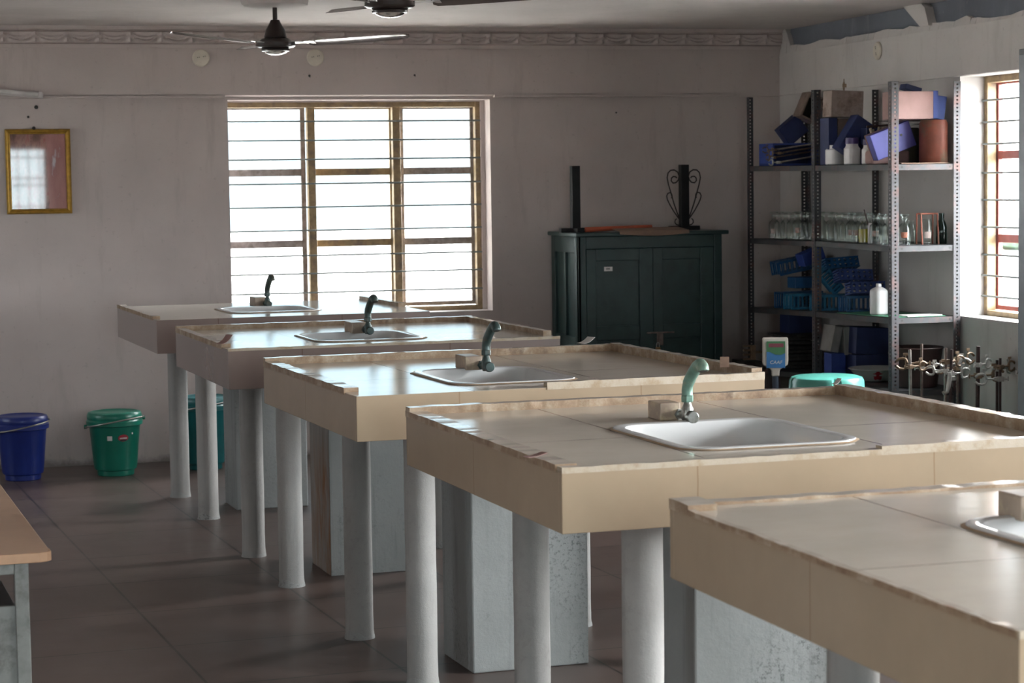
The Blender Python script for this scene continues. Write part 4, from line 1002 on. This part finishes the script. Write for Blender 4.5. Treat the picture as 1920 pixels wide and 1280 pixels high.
for i in range(7):
    a = i*2.4; d = Vector((.022*math.cos(a), .015*math.sin(a), 0))
    MB().tube([d*.5+Vector((0, 0, .10)), d*1.0+Vector((0, 0, .15)), d*1.8+Vector((0, 0, .19+.006*(i % 3)))], [.003, .009, .008], 8).build('brush', m_bristle, r, smooth=True)
slabbox('violet blue box with a small knob hole, tipped before the near post', (5.075, 10.66, 1.828), (.240, .06, .140), (0, -math.radians(20), 0), m_violet, m_pink)
bpy.context.view_layer.update()
vb = [o for o in COL.objects if o.get('label', '').startswith('violet blue')][0]
MB().cyl((.052, -.030, .012), (.052, -.0325, .012), .007, n=12).build('knob_hole', m_dark, vb)
slabbox('pale pinkish block lying under the violet blue box', (5.10, 10.76, shz(1, 10.76)+.038), (.225, .10, .074), (0, 0, 0), m_pink, None, bev=.015)
r = slabbox('pinkish wooden box with a blue end, high at the window end', (5.125, 10.56, 2.011), (.235, .13, .146), (0, 0, 0), m_pink, None)
MB().box(.1175, .146, -.064, .064, -.072, .076).build('blue_end', m_brightblue, r, bevel=.002)
slabbox('blue box leaning at the wall beside the pinkish box', (5.305, 10.58, 1.998), (.055, .10, .125), (0, math.radians(8), 0), m_brightblue)
slabbox('navy offcut block lying on top of the pinkish box', (5.20, 10.68, 2.104), (.095, .08, .030), (0, math.radians(16), 0), m_navy)
r = thing('rusted_canister', 'rust red metal canister at the window end of the top shelf', 'canister', (5.275, 10.56, shz(1, 10.56)), 0)
MB().lathe([(.074, 0), (.077, .004), (.077, .215), (.071, .226), (.070, .233), (.02, .234)], 32, sx=.98).build('body', m_rustcan, r, smooth=True)
r = thing('olive_canister', 'dark olive canister between the violet box and the rust red canister', 'canister', (5.225, 10.79, shz(1, 10.79)))
MB().lathe([(.070, 0), (.072, .004), (.072, .19), (.066, .196)], 28).build('body', m_olive, r, smooth=True)
slabbox('dark board bridging the canisters under the pinkish box', (5.20, 10.72, 1.9355), (.26, .22, .004), (0, 0, 0), m_rodd, None, name='board', cat='board', group=None, bev=.001)
for i, (x, y, z, rz, m, lb) in enumerate(((5.085, 11.28, 2.150, 1.2, m_clampt, 'tan clamp lying on the high pale stained box'), (5.20, 10.95, 1.945, .6, m_clampw, 'pale clamp lying left of the pinkish box'), (5.205, 10.70, 1.915, -.3, m_clampw, 'pale clamp tucked right of the violet blue box'))):
    r = thing('retort_clamp', lb, 'clamp', (x, y, z), 0, 'loose clamps on the top shelf')
    small_clamp(r, (0, 0, 0), m, .75, rz=rz)
r = thing('iron_bar', 'thin dark iron bar lying across the top of the long navy box', 'bar', (5.10, 11.02, 1.912))
MB().cyl((0, 0, 0), (.20, -.03, .012), .006, n=8).build('bar', m_rodd, r)
tag(MB().box(5.02, 5.30, 10.42, 10.52, shz(1, 10.5)+.001, shz(1, 10.5)+.006).build('paper_sheet', m_card), 'tan paper sheet lying at the near end of the top shelf', 'paper')

# --- third shelf: test tube racks
def tube_rack(label, loc, rz, mat, rot=None, s=(1, 1, 1)):
    r = thing('test_tube_rack', label, 'test tube rack', loc, rz, 'blue test tube racks heaped on the third shelf', rot)
    L_, W_, H_ = .225*s[0], .095*s[1], .085*s[2]
    for z, nm in ((H_, 'top_plate'), (0.006, 'base_plate')):
        mb = MB(); bm = mb.bm
        nx, ny = 6, 2; cw, cd = L_/nx, W_/ny; rad = min(cw, cd)*.34
        for i in range(nx):
            for j in range(ny):
                cx_, cy_ = -L_/2+cw*(i+.5), -W_/2+cd*(j+.5)
                for zz in (z, z-.005):
                    o4 = [bm.verts.new((cx_+sx*cw/2, cy_+sy*cd/2, zz)) for sx, sy in ((1, 0), (1, 1), (0, 1), (-1, 1), (-1, 0), (-1, -1), (0, -1), (1, -1))]
                    h8 = [bm.verts.new((cx_+rad*math.cos(PI/4*k_), cy_+rad*math.sin(PI/4*k_), zz)) for k_ in range(8)]
                    mb.join(o4, h8)
                    if zz == z: ht = h8
                mb.join(ht, h8)
        mb.box(-L_/2-.003, L_/2+.003, -W_/2-.003, -W_/2, z-.014, z+.001); mb.box(-L_/2-.003, L_/2+.003, W_/2, W_/2+.003, z-.014, z+.001)
        mb.build(nm, mat, r)
    for sx in (-1, 1):
        mb = MB()
        for t in (-.5, -.25, 0, .25, .5): mb.box(sx*L_/2-.003, sx*L_/2+.003, W_*t-.004, W_*t+.004, .0, H_-.004)
        mb.build('end_grille', mat, r)
    for sy in (-1, 1):
        mb = MB()
        for i in range(8): x = -L_/2+L_*(i+.5)/8; mb.box(x-.0035, x+.0035, sy*W_/2-.002, sy*W_/2+.002, .002, H_-.004)
        mb.build('side_grille', mat, r)
    return r
s3 = lambda y: shz(3, y)+.001
tr1 = tube_rack('dark blue tube rack at the far end of the bottom layer', (5.16, 12.12, s3(12.05)), .2, m_rackblue, s=(1.25, 1, 1.1))
spots = [((5.075, 11.83, s3(11.75)+.004), .08, m_rackcyan, 'sky blue tube rack in the bottom layer left of the middle post', None),
 ((5.10, 11.50, s3(11.45)+.004), 0.05, m_rackcyan, 'sky blue tube rack in the bottom layer at the middle post', None),
 ((5.17, 11.25, s3(11.25)+.004), .05, m_rackblue, 'dark blue tube rack in the bottom layer right of the middle post', None)]
for loc, rz, m, lb, rot in spots:
    tube_rack(lb, loc, rz, m, rot)
tube_rack('long dark blue tube rack tilted on top of the heap at its far end', (5.13, 12.10, 1.080), 0, m_rackblue, rot=(0, -math.radians(9), .15), s=(1.2, 1, .9))
slabbox('dull blue plain box between the lower and upper tube racks', (5.14, 12.0, 1.012), (.16, .12, .066), (0, 0, 0), m_rackblue, None, name='plastic_box', cat='box', group=None)
tube_rack('indigo tube rack lying on its side facing front, lower right of the heap', (5.20, 11.30, 1.000), 0, m_rackindigo, rot=(math.radians(80), 0, .05), s=(.95, .62, .9))
tube_rack('indigo tube rack lying tilted in the middle right of the heap', (5.17, 11.40, 1.062), 0, m_rackindigo, rot=(math.radians(74), math.radians(2), .08), s=(.95, .6, .9))
tube_rack('dark blue tube rack lying face on near the top of the heap', (5.16, 11.55, 1.125), 0, m_rackblue, rot=(math.radians(72), math.radians(-3), .02), s=(.9, .6, .9))
tube_rack('sky blue tube rack leaning behind the middle post', (5.08, 11.56, 1.03), 0, m_rackcyan, rot=(math.radians(15), math.radians(48), .1), s=(.75, .9, .8))
slabbox('bright blue solid tray leaning on top of the rack heap', (5.09, 11.78, 1.175), (.14, .10, .075), (0, -math.radians(20), 0), m_brightblue, None, name='plastic_tray', cat='tray', group=None)
wb = bottle_sq('uncapped white plastic bottle standing alone on the third shelf', (5.03, 10.72, shz(3, 10.72)+.004), .082, .168, False, None, cr=.42)
tag(MB().hexa([(4.962, 10.41, shz(3, 10.41)+.001), (5.27, 10.41, shz(3, 10.41)+.001), (5.27, 11.12, shz(3, 11.12)+.001), (4.962, 11.12, shz(3, 11.12)+.001), (4.962, 10.41, shz(3, 10.41)+.004), (5.27, 10.41, shz(3, 10.41)+.004), (5.27, 11.12, shz(3, 11.12)+.004), (4.962, 11.12, shz(3, 11.12)+.004)]).build('plastic_sheet', m_gsheet), 'green sheet lying on the near bay of the third shelf', 'sheet')
tag(MB().obox((5.15, 10.47, shz(3, 10.47)+.0075), (.22, .10, .006), (0, 0, .15)).build('white_board', m_white), 'white board lying over the green sheet at its near end', 'board')

# --- fourth shelf
z4 = lambda y: shz(4, y)+.001
slabbox('navy box standing on the dark gauze stack at the far end, fourth shelf', (5.19, 12.2, z4(12.2)+.278), (.185, .14, .125), (0, 0, 0), m_navy, None, group='boxes on the fourth shelf')
for i in range(9):
    tag(MB().obox((5.14+random.uniform(-.02, .02), 12.14, z4(12.1)+.012+i*.024), (.26+random.uniform(-.02, .02), .20, .018), (random.uniform(-.05, .05), random.uniform(-.03, .03), random.uniform(-.1, .1))).build('wire_gauze', m_clutter, bevel=.003), 'dark wire gauze pad, %s from the bottom of the stack' % ORD[i], 'wire gauze', 'stack of dark gauze pads')
slabbox('leaning grey folder next to the middle post', (5.02, 11.33, z4(11.33)+.21), (.05, .16, .15), (0, math.radians(12), 0), m_grey, None, name='folder', cat='folder', group='grey folders on the fourth shelf')
slabbox('upright grey folder against the navy boxes', (5.085, 11.32, z4(11.32)+.20), (.045, .16, .16), (0, math.radians(-3), 0), m_grey, None, name='folder', cat='folder', group='grey folders on the fourth shelf')
slabbox('large navy box on top of another, fourth shelf near bay', (5.19, 11.22, z4(11.2)+.203), (.20, .16, .15), (0, math.radians(3), 0), m_navy, None, group='boxes on the fourth shelf')
slabbox('lower navy box under the large one, behind the basin', (5.19, 11.22, z4(11.2)+.066), (.21, .16, .120), (0, 0, 0), m_navy, None, group='boxes on the fourth shelf')
slabbox('bright blue upright box beside the middle post, fourth shelf', (5.03, 11.30, z4(11.3)+.066), (.09, .10, .128), (0, 0, 0), m_brightblue, None, group='boxes on the fourth shelf')
r = thing('basin', 'white enamel basin with red painted flowers on the fourth shelf', 'basin', (5.115, 10.93, z4(10.93)+.004))
MB().lathe([(.085, 0), (.092, .003), (.128, .040), (.146, .062), (.156, .066), (.156, .070), (.144, .067), (.122, .042), (.085, .008), (.01, .006)], 40).build('bowl', m_basin, r, smooth=True)
for a0 in (-1.95, -.85):
    mb = MB(); c = None
    pts = []
    for i in range(18):
        t = 2*PI*i/18; rr_ = .030*(1+.22*math.sin(5*t)); aa = a0 + rr_*math.cos(t)/.125; zz = .034 + .024*math.sin(t)*(rr_/.030)
        zz = min(max(zz, .006), .060); rad = .092+(zz-.003)*(.054/.059)+.0016
        pts.append(mb.bm.verts.new((rad*math.cos(aa), rad*math.sin(aa), zz)))
    rad = .092+.031*.915+.003; c = mb.bm.verts.new((rad*math.cos(a0), rad*math.sin(a0), .034))
    for i in range(18): mb.face([c, pts[i], pts[(i+1) % 18]])
    mb.build('painted_flower', m_redpaint, r)
r = thing('tin_pot', 'brown round tin pot at the near end of the fourth shelf', 'pot', (5.185, 10.57, z4(10.57)))
MB().lathe([(.10, 0), (.105, .004), (.135, .205), (.142, .212), (.138, .216), (.130, .205), (.10, .02), (.01, .01)], 36).build('body', m_pot, r, smooth=True)
r = thing('wooden_holder', 'tan wooden fork shaped holder leaning beside the far post', 'holder', (4.915, 12.30, .545))
mb = MB(); mb.box(.0, .035, -.01, .01, -.015, .075)
for zz in (-.015, .012, .039, .065): mb.box(-.045, 0, -.01, .01, zz, zz+.012)
mb.box(.035, .085, -.008, .008, .024, .040)
mb.build('fork', m_clampt, r, bevel=.002)
slabbox('dark case the fork shaped holder rests on, left of the rack', (4.90, 12.32, .265), (.11, .22, .53), (0, 0, 0), m_clutter, None, name='instrument_case', cat='case', group=None)
r = thing('plastic_tub', 'dark red tub on the bottom shelf of the rack', 'tub', (5.15, 10.62, shz(5, 10.6)+.001))
MB().lathe([(.12, 0), (.125, .004), (.155, .28), (.165, .285), (.16, .292), (.15, .28), (.115, .02), (.01, .015)], 32).build('body', m_redcloth, r, smooth=True)

# ------------------------------------------------------------------ retort stands by the right wall
def retort(label, x, y, h, rz, tilt, mr, clamps, heavy=1.0):
    r = thing('retort_stand', label, 'retort stand', (x, y, 0), rz, 'retort stands below the right window')
    MB().lathe([(.022, 0), (.022, .006), (.010, .014)], 16).build('foot', m_iron, r, smooth=True)
    top = Vector((math.sin(tilt)*h, 0, h)); MB().cyl((0, 0, .010), top, .0062*heavy, n=10).build('rod', mr, r, smooth=True)
    for (t, m, cz, s) in clamps:
        small_clamp(r, top*(t/h), m, s, rz=cz)
    return r
RS = [
 ('pale rod retort stand, first from the rack post', 4.83, 9.90, .765, 0, -.02, m_rodp, [(.680, m_clampt, .2, .8)], 1.2),
 ('tall dark rod retort stand, second from the rack post', 4.905, 9.95, .79, 0, 0, m_rod, [(.69, m_clampt, 2.9, 1.0), (.665, m_clampw, -.3, .8)], 1.0),
 ('retort stand with a dangling white clamp, third from the rack', 5.00, 9.87, .77, 0, 0, m_rod, [(.70, m_clampt, .3, .95), (.655, m_clampw, 2.4, .8)], 1.0),
 ('grey rod retort stand just behind the one with the dangling clamp', 5.04, 9.96, .755, 0, .0, m_rodp, [(.68, m_clampw, -.3, 1.0)], 1.0),
 ('leaning dark red rod among the retort stands', 5.00, 9.86, .765, 0, .035, m_rodd, [(.64, m_clampw, .2, .9)], 1.15),
 ('retort stand close against the rack corner post', 5.12, 9.98, .735, 0, 0, m_rod, [(.70, m_clampt, .4, 1.0), (.655, m_clampt, 3.0, .9)], 1.0),
 ('stout dark rod retort stand in the middle of the group', 5.165, 9.86, .775, 0, .012, m_rodd, [(.625, m_clampt, 0, 1.1), (.68, m_clampw, .5, .9)], 1.7),
 ('retort stand with the low hanging white hook clamp', 5.265, 9.80, .715, 0, 0, m_rodd, [(.61, m_clampw, 3.0, 1.0), (.67, m_clampt, .4, .9)], 1.1),
 ('short retort stand right of the hook clamp one', 5.28, 9.86, .70, 0, .0, m_rodd, [(.655, m_clampw, .3, .9)], 1.2),
 ('grey retort stand second from the steel cabinet', 5.27, 9.60, .745, 0, .02, m_rod, [(.66, m_clampw, .1, 1.0)], 1.1),
 ('leaning grey retort stand nearest the steel cabinet', 5.325, 9.62, .735, 0, -.055, m_rod, [(.655, m_clampt, .1, .9)], 1.1),
]
for a in RS: retort(a[0], *a[1:5], a[5], a[6], a[7], a[8])
r = thing('retort_clamp', 'white hook shaped clamp dangling among the retort stands', 'clamp', (5.005, 9.845, .60))
MB().tube([(0, 0, .05), (.004, 0, .03), (-.004, 0, -.02), (-.012, 0, -.05), (-.030, 0, -.056), (-.034, 0, -.046)], [.010, .012, .012, .009, .008, .007], 10).build('hook', m_clampw, r, smooth=True)
MB().obox((.022, 0, .018), (.026, .012, .022)).build('screw_block', m_clampw, r, bevel=.003)

# ------------------------------------------------------------------ grey steel cabinet at the right edge
r = thing('steel_cabinet', 'tall grey steel cabinet at the right edge of the picture', 'cabinet', (0, 0, 0))
cx0, cx1, cy0, cy1 = 4.93, 5.345, 8.05, 9.03
MB().box(cx0+.012, cx1, cy0, cy1, 0.0, 2.212).build('carcass', m_steeldark, r, bevel=.004)
for a, b in ((cy0+.02, (cy0+cy1)/2-.002), ((cy0+cy1)/2+.002, cy1-.022)):
    d_ = MB().box(cx0, cx0+.016, a, b, .08, 2.185).build('door', m_steelgrey, r, bevel=.003)
    MB().box(cx0-.020, cx0-.001, (cy0+cy1)/2-.06, (cy0+cy1)/2-.045, 1.0, 1.12).build('handle', m_chrome, d_, bevel=.003) if a < 8.5 else None

# ------------------------------------------------------------------ stool, weighing scale, school desk
r = thing('plastic_stool', 'round aqua plastic stool behind the bench with the pale green tap', 'stool', (4.56, 10.35, 0))
mb = MB(); pv = None; n = 72
for rad, z, nd in ((.205, .500, .5), (.203, .520, .8), (.200, .528, .9), (.197, .532, 1), (.193, .585, 1), (.183, .601, .9), (.165, .607, .6), (.08, .610, .1), (.01, .610, 0)):
    q = []
    for i in range(n):
        a = 2*PI*i/n; dip = 0
        for c in (-1.72, -.15, 1.42, 2.99):
            dd = (a-c+PI) % (2*PI)-PI; dip += math.exp(-(dd/.085)**2)
        rr_ = rad*(1-.16*nd*min(dip, 1)); q.append(mb.bm.verts.new((rr_*math.cos(a), rr_*math.sin(a), z)))
    if pv: mb.join(pv, q)
    pv = q
mb.face(pv); mb.build('seat', m_stool, r, smooth=True)
for k_ in range(4):
    a = .65+k_*PI/2; c, s = math.cos(a), math.sin(a)
    MB().hexa([((.215+dr)*c-dt*s, (.215+dr)*s+dt*c, 0) for dr, dt in ((-.02, -.035), (.015, -.035), (.015, .035), (-.02, .035))] + [((.165+dr)*c-dt*s, (.165+dr)*s+dt*c, .53) for dr, dt in ((-.02, -.05), (.015, -.05), (.015, .05), (-.02, .05))]).build('leg', m_stool, r, bevel=.006)

r = thing('weighing_scale', 'weighing scale with a colour labelled display head on a pole', 'weighing scale', (4.46, 10.8, 0), -.35)
MB().box(-.16, .16, -.10, .22, .0, .09).build('platform', m_steeldark, r, bevel=.01)
MB().cyl((0, 0, .09), (0, 0, .575), .017, n=18).build('pole', m_pole, r, smooth=True)
hd = MB(); hd.prism([(-.020, .572), (.020, .572), (.022, .602), (.030, .612), (.066, .634), (.069, .650), (.069, .772), (.064, .780), (-.064, .780), (-.069, .772), (-.069, .650), (-.066, .634), (-.030, .612), (-.022, .602)], 'y', -.022, .022)
ho = hd.build('display_head', m_scale, r, bevel=.005)
MB().box(-.048, .052, -.0240, -.0225, .618, .762).build('label_blue_field', m_sblue, ho)
mb = MB(); mb.prism([(-.048, .706), (-.03, .704), (0, .690), (.03, .688), (.052, .698), (.052, .762), (-.048, .762)], 'y', -.0252, -.0242); mb.build('label_green_field', m_sgreen, ho)
MB().box(-.036, .044, -.0262, -.0254, .730, .750).build('label_red_band', m_sred, ho)
cu = bpy.data.curves.new('lettering', 'FONT'); cu.body = 'CAAF'; cu.size = .026; cu.align_x = 'CENTER'; cu.extrude = .0004; cu.space_character = 1.02; cu.shear = .2
to_ = bpy.data.objects.new('lettering', cu); COL.objects.link(to_); bpy.context.view_layer.update()
me = bpy.data.meshes.new_from_object(to_.evaluated_get(bpy.context.evaluated_depsgraph_get())); bpy.data.objects.remove(to_)
me.materials.append(m_white); lo = bpy.data.objects.new('lettering', me); COL.objects.link(lo); lo.parent = ho; lo.location = (.002, -.0247, .640); lo.rotation_euler = (PI/2, 0, 0)

r = thing('school_desk', 'beige topped desk with grey steel frame at the left edge', 'desk', (.303, 5.345, 0), .055)
mb = MB(); mb.prism([(-1.2, 0), (-.028, 0), (-.010, .006), (0, .022), (0, 1.38), (-1.2, 1.38)], 'z', .724, .7475); mb.build('desktop', m_desk, r, bevel=.003)
mb = MB(); mb.prism([(-1.2, -.0015), (-.028, -.0015), (-.010, .0045), (.0015, .021), (.0015, .06), (-.004, .06), (-.008, .022), (-.012, .009), (-.028, .003), (-1.2, .003)], 'z', .7235, .7478); mb.build('edge_band', m_deskedge, r, bevel=.002)
for x in (-.088, -1.15):
    for y in (.022, 1.32): MB().box(x, x+.034, y, y+.034, 0, .724).build('leg', m_deskleg, r, bevel=.003)
MB().box(-1.116, -.088, .024, .054, .694, .724).build('apron_bar', m_deskleg, r, bevel=.003)
MB().box(-1.116, -.088, 1.324, 1.354, .694, .724).build('apron_bar', m_deskleg, r, bevel=.003)
for y in (.056,): 
    MB().box(-.083, -.060, .056, 1.32, .696, .724).build('side_bar', m_deskleg, r, bevel=.003)
MB().box(-1.116, -.086, .034, .05, .02, .615).build('modesty_panel', m_deskleg, r, bevel=.002)
MB().box(-1.116, -.086, .05, .40, .60, .615).build('book_shelf', m_steeldark, r, bevel=.002)
